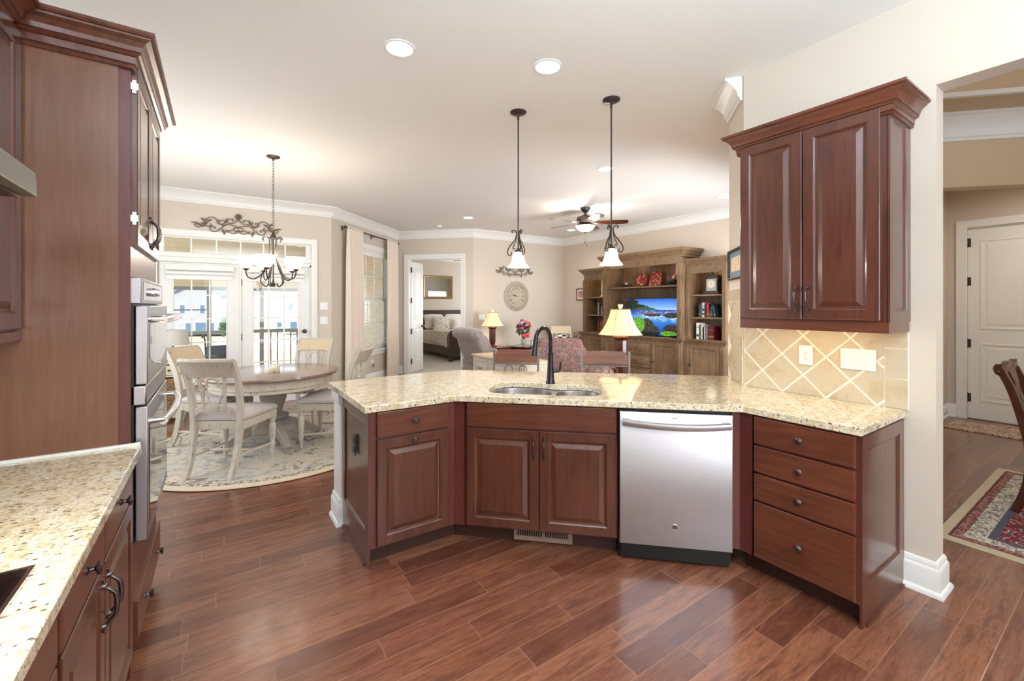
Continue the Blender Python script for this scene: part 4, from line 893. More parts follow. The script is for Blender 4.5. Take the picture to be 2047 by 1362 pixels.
for k, ph in enumerate((-75, -147, -3, 69, 141)):
    a = R(ph-34); mb = MB().at(0,0,0,a)
    pts = bez([(.085,0,2.145),(.098,0,2.165),(.085,0,2.185),(.055,0,2.185),(.035,0,2.15),(.035,0,2.02),(.055,0,1.90),(.10,0,1.80),(.17,0,1.742),(.225,0,1.755),(.247,0,1.80),(.247,0,1.835)], 5)
    mb.prof(pts, [(-.011,-.0035),(.011,-.0035),(.011,.0035),(-.011,.0035)], up=(0,0,1)) if False else mb.tube(pts, .0065, 8)
    mb.tube(bez([(.03,0,2.12),(.045,0,1.95),(.10,0,1.80),(.115,0,1.71),(.07,0,1.665),(.045,0,1.69),(.05,0,1.70)], 5), .0055, 8)
    ar = mb.build('arm', M['bronze'], t)
    mb = MB().at(0,0,0,a); mb.lathe([(.008,1.825),(.028,1.838),(.030,1.85),(.001,1.855)], 18, (.247,0,0)); mb.build('cup', M['bronze'], ar)
    mb = MB().at(0,0,0,a); mb.lathe([(.028,1.846),(.045,1.862),(.062,1.895),(.078,1.94),(.098,1.968),(.100,1.972),(.094,1.970),(.074,1.942),(.058,1.898),(.040,1.866),(.022,1.852)], 28, (.247,0,0), cap=False); mb.build('glass_bowl', M['frost'], ar)
    point('chandelier_bulb', (TC[0]+.247*cos(a), TC[1]+.247*sin(a), 2.02), 4.2)
# pendants
def pendant(x, y, lab, rz=0):
    t = thing('pendant_light', lab, 'pendant light', (x, y, 0), rz, 'bell shade pendants over the sink')
    mb = MB(); mb.lathe([(.001,H-.028),(.010,H-.028),(.012,H-.022),(.055,H-.016),(.066,H-.008),(.066,H-.001),(.001,H-.001)], 30); mb.build('canopy', M['bronze'], t)
    mb = MB(); mb.tube([(0,0,H-.02),(0,0,H-.065)], .009, 10); mb.tube([(0,0,H-.06),(0,0,1.92)], .0062, 10); mb.build('stem', M['bronze'], t)
    for k in range(3):
        mb = MB().at(0,0,0,R(120*k+20)); pts = bez([(.045,0,2.055),(.052,0,2.068),(.040,0,2.078),(.022,0,2.070),(.014,0,2.045),(.028,0,2.00),(.070,0,1.945),(.088,0,1.905),(.080,0,1.876),(.060,0,1.874),(.055,0,1.890),(.062,0,1.897)], 4)
        mb.prof(pts, [(-.008,-.0028),(.008,-.0028),(.008,.0028),(-.008,.0028)], up=(0,1,0)) if False else mb.tube(pts, .005, 8)
        mb.tube(bez([(.012,0,2.05),(.020,0,1.99),(.040,0,1.945),(.042,0,1.928),(.030,0,1.924),(.028,0,1.934)], 4), .004, 8); mb.build('scroll_arm', M['bronze'], t)
    mb = MB(); mb.lathe([(.032,1.893),(.033,1.902),(.026,1.912),(.012,1.922),(.008,1.935),(.001,1.936)], 22); mb.build('socket_cap', M['bronze'], t)
    mb = MB(); mb.lathe([(.028,1.900),(.040,1.893),(.046,1.868),(.052,1.835),(.064,1.803),(.084,1.783),(.088,1.774),(.084,1.777),(.060,1.802),(.048,1.836),(.042,1.868),(.036,1.886),(.026,1.893)], 32, cap=False); mb.build('bell_shade', M['frost'], t)
    point('pendant_bulb', (x, y, 1.76), 6)
    return t
pendant(2.034, 2.924, 'left pendant light with a bell glass shade, hanging over the bar side of the sink', R(10))
pendant(2.504, 2.346, 'right pendant light with a bell glass shade, hanging in front of the hutch', R(56))
# recessed cans
CANS = [(.924,2.606,'recessed ceiling light nearest the oven cabinet'),(1.809,2.258,'recessed ceiling light between the oven cabinet and the right pendant'),(3.71,3.561,'recessed ceiling light beside the right pendant rod'),(6.093,3.543,'recessed ceiling light near the right wall cabinet, above the hutch'),(3.719,6.922,'small recessed ceiling light above the bedroom doorway wall'),(6.123,6.857,'recessed ceiling light behind the ceiling fan')]
for x, y, lab in CANS:
    t = thing('recessed_light', lab, 'ceiling light', (x, y, 0), 0, 'recessed ceiling lights'); mb = MB()
    mb.lathe([(.078,H-.0005),(.096,H-.0005),(.094,H-.006),(.080,H-.007),(.078,H-.004)], 36, cap=False); mb.build('trim_ring', M['white'], t)
    mb = MB(); mb.lathe([(.079,H-.003),(.001,H-.004)], 32, cap=False); mb.build('lens', M['bulb'], t)
    l = bpy.data.lights.new('can_spot', 'SPOT'); l.energy = 34; l.spot_size = R(140); l.spot_blend = 1; l.shadow_soft_size = .07; l.color = (1, .98, .95)
    o = bpy.data.objects.new('can_spot', l); COL.objects.link(o); o.location = (x, y, H-.02)
t = thing('smoke_detector', 'small white smoke detector on the ceiling before the bedroom doorway', 'smoke detector', (3.62, 7.95, 0)); mb = MB(); mb.lathe([(.06,H-.001),(.062,H-.02),(.05,H-.032),(.001,H-.034)][::-1], 24); mb.build('housing', M['white'], t)
# ceiling fan
def fan(x, y, lab, lit=True, zc=H, r=.68, a0=0):
    t = thing('ceiling_fan', lab, 'ceiling fan', (x, y, zc-H), 0)
    mb = MB(); mb.lathe([(.001,H-.085),(.02,H-.085),(.045,H-.07),(.075,H-.03),(.078,H-.001),(.001,H-.001)], 28); mb.build('canopy', M['bronze'], t)
    mb = MB(); mb.tube([(0,0,H-.08),(0,0,2.92)], .014, 12); mb.build('downrod', M['bronze'], t)
    mb = MB(); mb.lathe([(.001,2.79),(.10,2.79),(.135,2.81),(.14,2.86),(.125,2.895),(.05,2.915),(.03,2.935),(.001,2.94)], 32); mb.build('motor_housing', M['bronze'], t)
    for k in range(5):
        mb = MB().at(0,0,2.80,R(72*k+a0), rx=R(-13))
        pts = [(.17,-.045),(.24,-.062),(.45,-.072),(.62,-.072),(.67,-.055),(.68,0),(.67,.055),(.62,.072),(.45,.072),(.24,.062),(.17,.045)]
        mb.prism([(px*r/.68, py) for px, py in pts], -.004, .004); b = mb.build('blade', M['mahogany'], t)
        mb = MB().at(0,0,2.792,R(72*k+a0)); mb.box(.08,-.012,-.004,.26,.012,.004); mb.ring((.16,0,0), .022, .005, 16, 6); mb.build('blade_iron', M['bronze'], b)
    if lit:
        mb = MB(); mb.lathe([(.06,2.79),(.09,2.765),(.15,2.755),(.155,2.748)], 28); mb.build('light_plate', M['bronze'], t)
        mb = MB(); mb.lathe([(.145,2.750),(.148,2.735),(.125,2.70),(.09,2.672),(.04,2.655),(.001,2.65)], 32, cap=False); mb.build('glass_bowl', M['frost'], t)
        mb = MB(); mb.lathe([(.001,2.625),(.010,2.63),(.014,2.640),(.030,2.650),(.001,2.657)], 16); mb.build('finial', M['bronze'], t)
        for px, zz in ((-.01,2.50),(.02,2.45)):
            mb = MB(); mb.tube([(px,0,2.65),(px,0,zz)], .0015, 5); mb.lathe([(.001,zz-.03),(.006,zz-.028),(.006,zz),(.001,zz+.002)], 8, (px,0,0)); mb.build('pull_chain', M['bronze'], t)
        for k in range(3): point('fan_bulb', (x+.2*cos(2.1*k), y+.2*sin(2.1*k), 2.70), 10)
    return t
fan(4.909, 5.16, 'bronze five blade ceiling fan with a lit bowl in the living room', a0=-42)
fan(6.35, 11.3, 'ceiling fan in the bedroom, only a blade tip showing through the doorway', False, a0=4)
# iron scroll wall ornaments
def scroll_decor(label, x, y, z, w, h, full=True):
    t = thing('scroll_wall_ornament', label, 'wall ornament', (x, y, z)); S = w/2
    for s in (-1, 1):
        mb = MB()
        def curve(pts, r=.006): mb.tube([(s*px*S, -.02-.004*(i%2)*0, pz*h) for i, (px, pz) in enumerate(pts)], r, 7)
        def bz(*p): return [(q[0], q[2]) for q in bez([(a, 0, b) for a, b in p], 5)]
        curve(bz((.0,.62),(.06,.42),(.14,.30),(.22,.38),(.20,.55),(.12,.60),(.10,.50),(.13,.46)))
        curve(bz((.0,.02),(.07,.06),(.10,-.08),(.05,-.18),(.0,-.10),(.02,-.2),(.08,-.34),(.16,-.30),(.17,-.16),(.11,-.14)))
        curve(bz((.0,.10),(.10,.18),(.22,.22),(.30,.08),(.33,-.15),(.26,-.28),(.20,-.2),(.24,-.12)))
        curve(bz((.22,.26),(.28,.16),(.36,.20),(.40,.40),(.50,.62),(.62,.46),(.66,.16),(.60,.02),(.52,.08),(.55,.20)))
        curve(bz((.30,.52),(.27,.34),(.32,.22),(.40,.24),(.42,.40),(.36,.46),(.34,.38)))
        curve(bz((.36,-.05),(.42,-.25),(.50,-.30),(.56,-.12),(.52,.02),(.45,-.02),(.48,-.12)))
        curve(bz((.60,.24),(.68,.02),(.78,-.10),(.84,.02),(.80,.14),(.75,.06),(.82,.20),(.90,.18)))
        mb.build('scroll', M['rustiron'], t)
        mb = MB()
        def leafs(px, pz, a, L):
            mb.M = Matrix.Translation((s*px*S, -.025, pz*h)) @ Matrix.Rotation(-s*R(a) if s > 0 else R(a), 4, 'Y')
            mb.loft([[(s*0-.002,0,0),(s*0+.002,0,0),(.002,.004,0),(-.002,.004,0)],[(-.014,-.004,L*.4),(.014,-.004,L*.4),(.012,.004,L*.4),(-.012,.004,L*.4)],[(-.016,-.008,L*.7),(.010,-.008,L*.7),(.010,0,L*.7),(-.014,0,L*.7)],[(-.002,-.012,L),(.002,-.012,L),(.002,-.009,L),(-.002,-.009,L)]]); mb.M = Matrix.Identity(4)
        for q in ((.86,.22,115,.12*w),(.62,.28,-50,.07*w),(.62,.28,60,.06*w),(.30,-.10,170,.07*w),(.26,.28,20,.07*w),(.72,.14,70,.06*w)): leafs(*q)
        mb.build('leaf_spray', M['rustiron'], t)
    mb = MB(); cz = .78*h
    for k in range(6): a = k*pi/3; mb.ball((.020*w/1.2*1.3*cos(a), -.028, cz+.020*w/1.2*1.3*sin(a)), (.018,.010,.018), 8, 6)
    mb.ball((0,-.036,cz), (.014,.012,.014), 8, 6); mb.build('rosette', M['rustiron'], t); return t
scroll_decor('wide brown iron scroll ornament over the french doors', .235, DB, 2.575, 1.22, .22)
scroll_decor('smaller iron scroll ornament above the round wall clock, behind the left pendant', 5.43, 7.95, 2.19, 1.14, .20)
plate('light_switch', 'upper white double switch plate right of the french doors', 'light switch', (1.395, DB, 1.455), 0, .115, 2, 'switch')
plate('light_switch', 'lower white double switch plate right of the french doors', 'light switch', (1.395, DB, 1.225), 0, .115, 2, 'switch')
plate('light_switch', 'white switch plate on the living room wall beside the small table lamp', 'light switch', (4.60, 7.95, 1.22), 0, .16, 3, 'switch')
pw = Vector(A0)+DA.normalized()*1.30; plate('outlet', 'white outlet low on the wall under the curtained window', 'outlet', (pw.x, pw.y, .36), aA, .076, 1, 'outlet')
mb = MB(); pw = Vector(A0)+DA.normalized()*1.31; mb.at(pw.x, pw.y, .33, aA); mb.box(-.025,-.05,-.04,.025,-.011,.03); tag(mb.build('plug_in_freshener', M['steel'], bevel=.006), 'small grey plug-in device in the outlet under the window', 'plug')
# curtains
dAn = DA.normalized(); nA = Vector((dAn.y, -dAn.x))
t = thing('curtain_rod', 'dark curtain rod with ball finials over the bay window', 'curtain rod', (A0[0]+nA.x*.10, A0[1]+nA.y*.10, 2.775), aA)
mb = MB(); mb.tube([(.25,0,0),(2.20,0,0)], .011, 10); mb.build('rod', M['iron'], t)
for x in (.235, 2.215): mb = MB(); mb.ball((x,0,0), .028, 14, 8); mb.ring((x+(.03 if x < 1 else -.03),0,0), .016, .005, 14, 6, 'x'); mb.build('finial', M['iron'], t)
for x in (.29, 1.26, 2.18): mb = MB(); mb.box(x-.008,-.012,-.012,x+.008,.10,-.002); mb.box(x-.014,.088,-.05,x+.014,.099,.03); mb.build('bracket', M['iron'], t)
def curtain(lab, s0, s1, seed):
    rnd = random.Random(seed); n = 60; L = []; ph = rnd.random()*6
    t = thing('curtain', lab, 'curtain', (A0[0]+nA.x*.10, A0[1]+nA.y*.10, 0), aA)
    folds = 6
    for z, amp, sp in ((2.80,.008,1),(2.765,.008,1),(2.68,.014,1.0),(2.2,.024,1.0),(1.2,.030,1.0),(.5,.034,1.03),(.02,.036,1.05)):
        row = []; 
        for i in range(n+1):
            u = i/n; x = (s0+s1)/2+(u-.5)*(s1-s0)*sp; y = -.014+amp*sin(u*2*pi*folds+ph+.25*sin(z*1.3))+amp*.3*sin(u*31+z)
            row.append((x, y, z))
        back = [(x, y+.006, z) for x, y, z in row[::-1]]; L.append(row+back)
    mb = MB(); mb.loft(L); mb.build('panel', M['curtain'], t, ang=40)
    mb = MB()
    for k in range(folds): x = s0+(s1-s0)*(k+.5)/folds; mb.ring((x,-.0,2.785), .017, .002, 14, 5, 'x')
    mb.build('ring_row', M['iron'], t); return t
curtain('left cream curtain panel beside the dining area', .28, .80, 1); curtain('right cream curtain panel next to the bedroom doorway', 1.70, 2.18, 5)
# white chest with baskets and table lamp in the corner
t = thing('basket_chest', 'small cream chest with two wicker basket drawers behind the dining chairs', 'chest', (-.97, 6.95, 0))
M['cream'] = painted('cream_paint', (232, 218, 186), .5); 
def _wicker():
    m = NT('wicker', Roughness=.8); v = m.co((1,1,1)); b = m.n('TexBrick'); b.inputs['Scale'].default_value = 1; b.inputs['Brick Width'].default_value = .03; b.inputs['Row Height'].default_value = .018
    b.inputs['Mortar Size'].default_value = .003; b.inputs['Color1'].default_value = srgb(196,160,112); b.inputs['Color2'].default_value = srgb(150,112,70); b.inputs['Mortar'].default_value = srgb(98,70,42)
    mp = m.co((1,1,1),(R(90),0,0)); m.l(mp, b.inputs['Vector']); m.base(b.outputs['Color']); m.bump(b.outputs['Fac'], -.6, .006); return m.mat
M['wicker'] = _wicker()
mb = MB(); W_ = .60
mb.box(0,0,.10,.03,.40,.72); mb.box(W_-.03,0,.10,W_,.40,.72); mb.box(.03,.38,.10,W_-.03,.40,.72)
for z in (.11,.33,.56): mb.box(.03,.002,z,W_-.03,.38,z+.018)
mb.loft([[(x,0,z) for x, z in ((0,0),(.05,0),(.09,.04),(.2,.055),(.3,.075),(.4,.055),(.51,.04),(.55,0),(.6,0),(.6,.11),(0,.11))],[(x,.02,z) for x, z in ((0,0),(.05,0),(.09,.04),(.2,.055),(.3,.075),(.4,.055),(.51,.04),(.55,0),(.6,0),(.6,.11),(0,.11))]])
mb.box(.575,.02,0,W_,.40,.11); mb.box(0,.02,0,.025,.40,.11); mb.build('carcass', M['cream'], t)
mb = MB(); mb.box(-.02,-.02,.72,W_+.02,.42,.745); mb.build('top', M['white_wood'], t, bevel=.005)
mb = MB(); mb.box(.035,-.006,.585,W_-.035,.3,.705); d = mb.build('drawer', M['cream'], t, bevel=.004)
for x in (.15,.45): k = MB(); k.ball((x,-.016,.645), .014, 10, 7); k.build('knob', M['bronze'], d)
for z in (.13,.35):
    mb = MB(); mb.box(.04,-.002,z,W_-.04,.35,z+.19); d = mb.build('basket', M['wicker'], t, bevel=.012)
    mb = MB(); mb.box(.23,-.006,z+.125,.37,-.001,z+.16); mb.build('grip', M['bronze'], d)
def drum_lamp(lab, x, y, z):
    t = thing('table_lamp', lab, 'lamp', (x, y, z)); mb = MB(); mb.lathe([(.07,0),(.07,.012),(.02,.02),(.014,.05),(.03,.09),(.014,.13),(.010,.2),(.001,.2)], 20); mb.build('base', M['iron'], t)
    mb = MB(); mb.lathe([(.178,.205),(.148,.40),(.145,.40),(.175,.205)], 32, cap=False); mb.build('lamp_shade', M['lampshade_off'], t); return t
drum_lamp('unlit table lamp with a plain off-white shade before the left french door', -.49, 7.14, .745)

# ---------------------------------------------------------------- counter stools
def stool(lab, x, y, rz):
    t = thing('counter_stool', lab, 'stool', (x, y, 0), rz, 'metal counter stools at the bar'); g = M['stooliron']
    for s in (-1, 1):
        mb = MB(); mb.prof(bez([(s*.215,.24,0),(s*.212,.20,.35),(s*.208,.18,.62),(s*.214,.21,.85),(s*.216,.235,1.035)], 5), [(-.009,-.009),(.009,-.009),(.009,.009),(-.009,.009)], up=(0,1,0)); mb.build('rear_leg', g, t)
        mb = MB(); mb.prof([(s*.21,-.20,0),(s*.195,-.17,.60)], [(-.009,-.009),(.009,-.009),(.009,.009),(-.009,.009)], up=(0,1,0)); mb.build('front_leg', g, t)
    mb = MB()
    for z in (.20,):
        mb.tube([(-.212,.21,z),(.212,.21,z),(.205,-.19,z),(-.205,-.19,z),(-.212,.21,z)], .008, 8)
    mb.tube([(-.21,.20,.60),(.21,.20,.60),(.20,-.18,.60),(-.20,-.18,.60),(-.21,.20,.60)], .009, 8); mb.build('stretcher', g, t)
    mb = MB(); mb.loft([[(-.20,-.19,z),(.20,-.19,z),(.205,.19,z),(-.205,.19,z)] for z in (.61,.635)]); mb.build('seat', M['stoolwood'], t, bevel=.012)
    mb = MB(); P_ = [(-.203,.915),(.203,.915),(.203,.995),(.185,1.02),(.165,1.035),(-.165,1.035),(-.185,1.02),(-.203,.995)]
    mb.loft([[(a, .212+(b-.915)*.14, b) for a, b in P_], [(a, .236+(b-.915)*.14, b) for a, b in P_]]); mb.build('top_rail', M['stoolwood'], t, bevel=.003)
    mb = MB(); mb.box(-.207,.205,.898,.207,.223,.912); mb.box(-.205,.185,.67,.205,.200,.684)
    for s in (-1, 1):
        mb.tube([(s*(.07+.038*cos(a)), .212, .85+.042*sin(a)) for a in [R(-50+28*i) for i in range(11)]]+[(s*.030,.208,.80),(s*.04,.20,.73),(s*.06,.195,.69)], .005, 7)
        mb.tube([(s*(.155+.022*cos(a)), .205, .76+.026*sin(a)) for a in [R(-60+30*i) for i in range(10)]]+[(s*.135,.20,.70)], .005, 7)
    mb.build('scroll_back', g, t); return t
s1 = stool('metal and wood counter stool directly behind the faucet', 2.215, 3.285, R(-44))
dup(s1, (2.82, 2.70, 0), R(-44), 'metal and wood counter stool in front of the large table lamp')
# ---------------------------------------------------------------- living room
def column_pil(mb, x, y, z0, z1, w=.075, d=.03):
    mb.box(x-w/2, y-d, z0, x+w/2, y, z1)
    for k in (-1, 0, 1): mb.box(x+k*w*.25-.006, y-d-.006, z0+.05, x+k*w*.25+.006, y-d, z1-.05)
# local frame: x to the right seen from the front, y into the wall; origin front plane of the side bays
hx, hy = 6.40, 6.86
t = thing('entertainment_hutch', 'large carved oak entertainment hutch holding the television', 'hutch', (hx, hy, 0), R(-90))
HW = 3.19; c0_, c1_ = .69, 2.49; fr = -.10   # centre bay stands forward
O = M['oak']; OH = M['oak_h']; D_ = .435
mb = MB()   # lower carcase
mb.box(0,0,.0,c0_,D_,.86); mb.box(c0_,fr,0,c1_,D_,.86); mb.box(c1_,0,0,HW,D_,.86); mb.build('base', O, t)
mb = MB(); path = [(0,D_),(0,0),(c0_,0),(c0_,fr),(c1_,fr),(c1_,0),(HW,0),(HW,D_)]
mb.mould(path, [(-o, z) for o, z in ((-.02,.86),(.012,.86),(.016,.872),(.03,.88),(.034,.895),(.045,.90),(.045,.915),(-.02,.915))]); mb.prism([(0,D_),(0,0),(c0_,0),(c0_,fr),(c1_,fr),(c1_,0),(HW,0),(HW,D_)], .86, .912); tag(mb.build('counter_moulding', OH, t))
mb = MB(); mb.mould(path, [(-o, z) for o, z in ((0,0),(.03,0),(.03,.07),(.02,.09),(0,.10))]); mb.build('plinth', OH, t)
mb = MB()   # dentil band under the counter
for a, b, y in ((.02,c0_-.02,0),(c0_+.02,c1_-.02,fr),(c1_+.02,HW-.02,0)):
    n = int((b-a)/.036)
    for i in range(n): x = a+i*.036; mb.box(x,y-.012,.838,x+.018,y,.858)
mb.build('dentil_band', OH, t)
def hdoor(x0, z0, x1, z1, y, kx, kz):
    mb = MB()
    def lp(i, e): return [(x0+i,y+e,z0+i),(x1-i,y+e,z0+i),(x1-i,y+e,z1-i),(x0+i,y+e,z1-i)]
    mb.loft([lp(0,0), lp(0,-.018), lp(.05,-.018), lp(.056,-.010), lp(.075,-.010), lp(.08,-.004), lp(.095,-.013), lp(.11,-.013)])
    for cx, cz in ((x0+.095,z1-.095),(x1-.095,z1-.095)): mb.ball((cx,y-.014,cz), (.015,.008,.015), 8, 6)
    d = mb.build('door', O, t, ang=12); k = MB(); k.ball((kx,y-.032,kz), .015, 10, 7); k.ball((kx,y-.02,kz), (.022,.005,.022), 10, 6); k.build('knob', M['knob'], d)
hdoor(.08,.12,.61,.82,0,.56,.50); hdoor(2.57,.12,3.10,.82,0,2.60,.50)
hdoor(.79,.12,1.27,.82,fr,1.24,.50); hdoor(1.91,.12,2.39,.82,fr,1.94,.50)
for z0, z1 in ((.12,.34),(.36,.58),(.60,.81)):
    mb = MB(); mb.loft([[(x,fr-e,z) for x, z in ((1.30+i,z0+i),(1.88-i,z0+i),(1.88-i,z1-i),(1.30+i,z1-i))] for i, e in ((0,0),(0,.016),(.012,.020),(.02,.014),(.03,.014),(.036,.018))]); d = mb.build('drawer', OH, t)
    for kx in ((1.59,) if True else ()): k = MB(); k.ball((kx,fr-.034,(z0+z1)/2), .015, 10, 7); k.build('knob', M['knob'], d)
mb = MB()
for x, y_ in ((.04,0),(.65,0),(c1_+.04,0),(HW-.04,0),(c0_+.05,fr),(c1_-.05,fr)): mb = MB(); column_pil(mb, x, y_, .12, .83); mb.build('pilaster', O, t)
# upper: open bays
mb = MB(); us = .04; U = .06
for a in ((.03,U,.07,2.12),(.66,U,.70,2.12),(c1_-.01,U,c1_+.03,2.12),(HW-.07,U,HW-.03,2.12),(c0_+.02,fr+.05,c0_+.06,2.28),(c1_-.06,fr+.05,c1_-.02,2.28)): mb = MB(); mb.box(a[0],a[1],.912,a[2],D_,a[3]); mb.build('side_panel', O, t)
mb = MB(); mb.box(.07,D_-.02,.912,.66,D_,2.12); mb.box(c1_+.03,D_-.02,.912,HW-.07,D_,2.12); mb.box(c0_+.06,D_-.02,.912,c1_-.06,D_,2.28)
for i in range(1, 16): x = c0_+.06+(c1_-c0_-.12)*i/16; mb.box(x-.002,D_-.024,.915,x+.002,D_-.019,2.2)
for a, b in ((.07,.66),(c1_+.03,HW-.07)):
    for i in range(1, 6): x = a+(b-a)*i/6; mb.box(x-.002,D_-.024,.915,x+.002,D_-.019,2.05)
mb.build('back_boards', O, t)
mb = MB(); mb.box(.032,U-.005,1.99,.698,U+.03,2.138); mb.box(.03,U,2.11,.70,D_,2.14); mb.box(.07,U+.01,1.93,.11,U+.03,2.0); mb.build('header', OH, t)
mb = MB(); mb.box(c1_-.008,U-.005,1.99,HW-.032,U+.03,2.138); mb.box(c1_-.01,U,2.11,HW-.03,D_,2.14); mb.build('header', OH, t)
mb = MB(); mb.box(c0_+.022,fr+.045,2.17,c1_-.022,fr+.08,2.298); mb.box(c0_+.02,fr+.05,2.27,c1_-.02,D_,2.30); mb.ring(((c0_+c1_)/2,fr+.045,2.255), .034, .009, 20, 8, 'y'); mb.ball(((c0_+c1_)/2,fr+.045,2.255), (.012,.01,.02), 8, 6)
mb.build('header', OH, t)
CH = [(0,0),(.01,0),(.014,.03),(.03,.036),(.034,.05),(.055,.075),(.075,.09),(.08,.10),(.085,.13),(0,.13)]
mb = MB(); mb.mould([(.03,D_),(.03,U),(c0_+.02,U)], [(-o, z+2.10) for o, z in CH]); mb.box(.03,U,2.14,c0_+.02,D_,2.15); mb.build('crown', OH, t)
mb = MB(); mb.mould([(c1_-.02,U),(HW-.03,U),(HW-.03,D_)], [(-o, z+2.10) for o, z in CH]); mb.box(c1_-.02,U,2.14,HW-.03,D_,2.15); mb.build('crown', OH, t)
mb = MB(); mb.mould([(c0_+.02,D_),(c0_+.02,fr+.05),(c1_-.02,fr+.05),(c1_-.02,D_)], [(-o*1.1, z*1.15+2.28) for o, z in CH]); mb.box(c0_+.02,fr+.05,2.30,c1_-.02,D_,2.31); mb.build('crown', OH, t)
mb = MB()
for x in (.05,.675,c1_+.015,HW-.05): mb = MB(); column_pil(mb, x, U, .92, 2.0, .06, .025); mb.build('pilaster', O, t)
for x in (c0_+.06,c1_-.06): mb = MB(); column_pil(mb, x, fr+.05, .92, 2.18, .07, .03); mb.box(x-.045, fr+.005, 1.98, x+.045, fr+.05, 2.16); mb.build('pilaster', O, t)
for x0_, x1_, zs in ((.07,.66,(1.26,1.63)),(c1_+.03,HW-.07,(1.26,1.63)),(c0_+.06,c1_-.06,(1.80,))):
    for z in zs: mb = MB(); mb.box(x0_, (U+.02 if len(zs) == 2 else fr+.10), z-.0125, x1_, D_-.02, z+.0125); mb.build('shelf', OH, t, bevel=.003)
for sx, y_ in ((hx+.25, hy-.365), (hx+.25, hy-2.82)):
    point('hutch_puck_light', (sx, y_, 2.06), 1.1, (1,.72,.42), .03)
for y_ in (hy-1.1, hy-2.1): point('hutch_puck_light', (sx-.08, y_, 2.22), .9, (1,.72,.42), .03)
def H_(x, y, z): return (hx+y, hy-x, z)     # hutch-local -> room
# television with a tropical coast on screen
def _tv():
    m = NT('television_picture', Base_Color=(0,0,0,1), Roughness=.15); c = m.n('TexCoord'); s_ = m.n('SeparateXYZ'); m.l(c.outputs['Object'], s_.inputs[0])
    x = m.math('DIVIDE', s_.outputs[0], 1.15); z = m.math('DIVIDE', s_.outputs[2], .66)      # -.5...5
    sh = m.co((1,1,1)); n1 = m.noise(sh, 9, 6, .65, 1); n2 = m.noise(m.co((1,1,2.4)), 14, 6, .7, 1.5); n3 = m.noise(sh, 30, 5, .7); n4 = m.noise(m.co((1,1,3)), 5, 4, .6)
    skyc = m.ramp(m.math('ADD', m.math('MULTIPLY', m.math('SUBTRACT', z, .2), 3.0), m.math('MULTIPLY', n4, .15)), [(.0, srgb(196,214,240)), (.35, srgb(110,170,232)), (1, srgb(20,84,204))])
    sea = m.ramp(m.math('ADD', m.math('ADD', z, .5), m.math('MULTIPLY', n2, .25)), [(.1, srgb(24,60,190)), (.45, srgb(30,110,200)), (.62, srgb(60,160,220)), (.74, srgb(14,74,170)), (1, srgb(8,60,160))])
    foam = m.math('MULTIPLY', m.ramp(n2, [(.50,(0,0,0)),(.60,(1,1,1))]), m.ramp(m.math('ABSOLUTE', m.math('SUBTRACT', z, .03)), [(.04,(1,1,1)),(.18,(0,0,0))]))
    foam = m.math('MULTIPLY', foam, m.ramp(m.math('ADD', x, .5), [(.15,(0,0,0)),(.35,(1,1,1))])); sea = m.mix(foam, sea, srgb(236,240,250))
    above = m.math('GREATER_THAN', z, .20); c_ = m.mix(above, sea, skyc)
    hill = m.math('GREATER_THAN', m.math('SUBTRACT', m.math('ADD', m.math('MULTIPLY', m.math('ADD', x, -.08), -.42), m.math('MULTIPLY', n1, .08)), m.math('SUBTRACT', z, .19)), 0)
    hill = m.math('MULTIPLY', hill, m.math('GREATER_THAN', z, .195)); c_ = m.mix(hill, c_, m.ramp(n3, [(.3, srgb(20,52,36)), (.7, srgb(66,112,60))]))
    def blob(cx, cz, rx, rz, col, k=.35):
        nonlocal c_
        d = m.math('ADD', m.math('POWER', m.math('ABSOLUTE', m.math('DIVIDE', m.math('SUBTRACT', x, cx), rx)), 2), m.math('POWER', m.math('ABSOLUTE', m.math('DIVIDE', m.math('SUBTRACT', z, cz), rz)), 2))
        d = m.math('ADD', d, m.math('MULTIPLY', m.math('SUBTRACT', n3, .5), 5*k)); c_ = m.mix(m.math('LESS_THAN', d, 1), c_, col)
    rock = m.ramp(n3, [(.38, srgb(16,15,20)), (.55, srgb(60,52,48)), (.68, srgb(120,104,86))]); green = m.ramp(n3, [(.4, srgb(24,84,20)), (.55, srgb(110,190,50)), (.7, srgb(190,230,90))])
    blob(.02, .06, .15, .045, rock); blob(.36, .05, .14, .07, rock); blob(-.05, .1, .22, .02, srgb(120,86,58))
    blob(-.10, -.30, .16, .26, rock); blob(.02, -.40, .14, .16, rock); blob(.38, -.36, .17, .17, rock); blob(-.38, -.35, .20, .30, srgb(20,22,18), .2)
    blob(-.25, -.22, .13, .22, green); blob(.32, -.44, .15, .07, green); blob(-.40, .36, .15, .17, srgb(10,28,26), .8); blob(-.28, .30, .17, .05, srgb(12,34,30), .8)
    m.l(c_, m.b.inputs['Emission Color']); m.b.inputs['Emission Strength'].default_value = .95; return m.mat
px_ = 1.72; t = thing('television', 'flat screen television showing a rocky tropical coastline', 'television', H_(px_, .12, 1.255), R(-90))
mb = MB(); mb.box(-.60,0,-.345,.60,.045,.345); mb.box(-.35,.045,-.25,.35,.07,.2); mb.build('bezel', M['black'], t, bevel=.004)
mb = MB(); mb.add([(-.585,-.001,-.328),(.585,-.001,-.328),(.585,-.001,.332),(-.585,-.001,.332)], [(0,1,2,3)]); mb.build('screen', _tv(), t)
mb = MB(); mb.box(-.28,-.09,-.342,.28,.16,-.332); mb.box(-.05,.0,-.342,.05,.06,-.30); mb.build('stand', M['black'], t)
t = thing('soundbar', 'low black box in front of the television', 'soundbar', H_(1.62,-.02,.913), R(-90)); mb = MB(); mb.box(-.28,0,0,.28,.07,.07); mb.build('body', M['black'], t, bevel=.006)
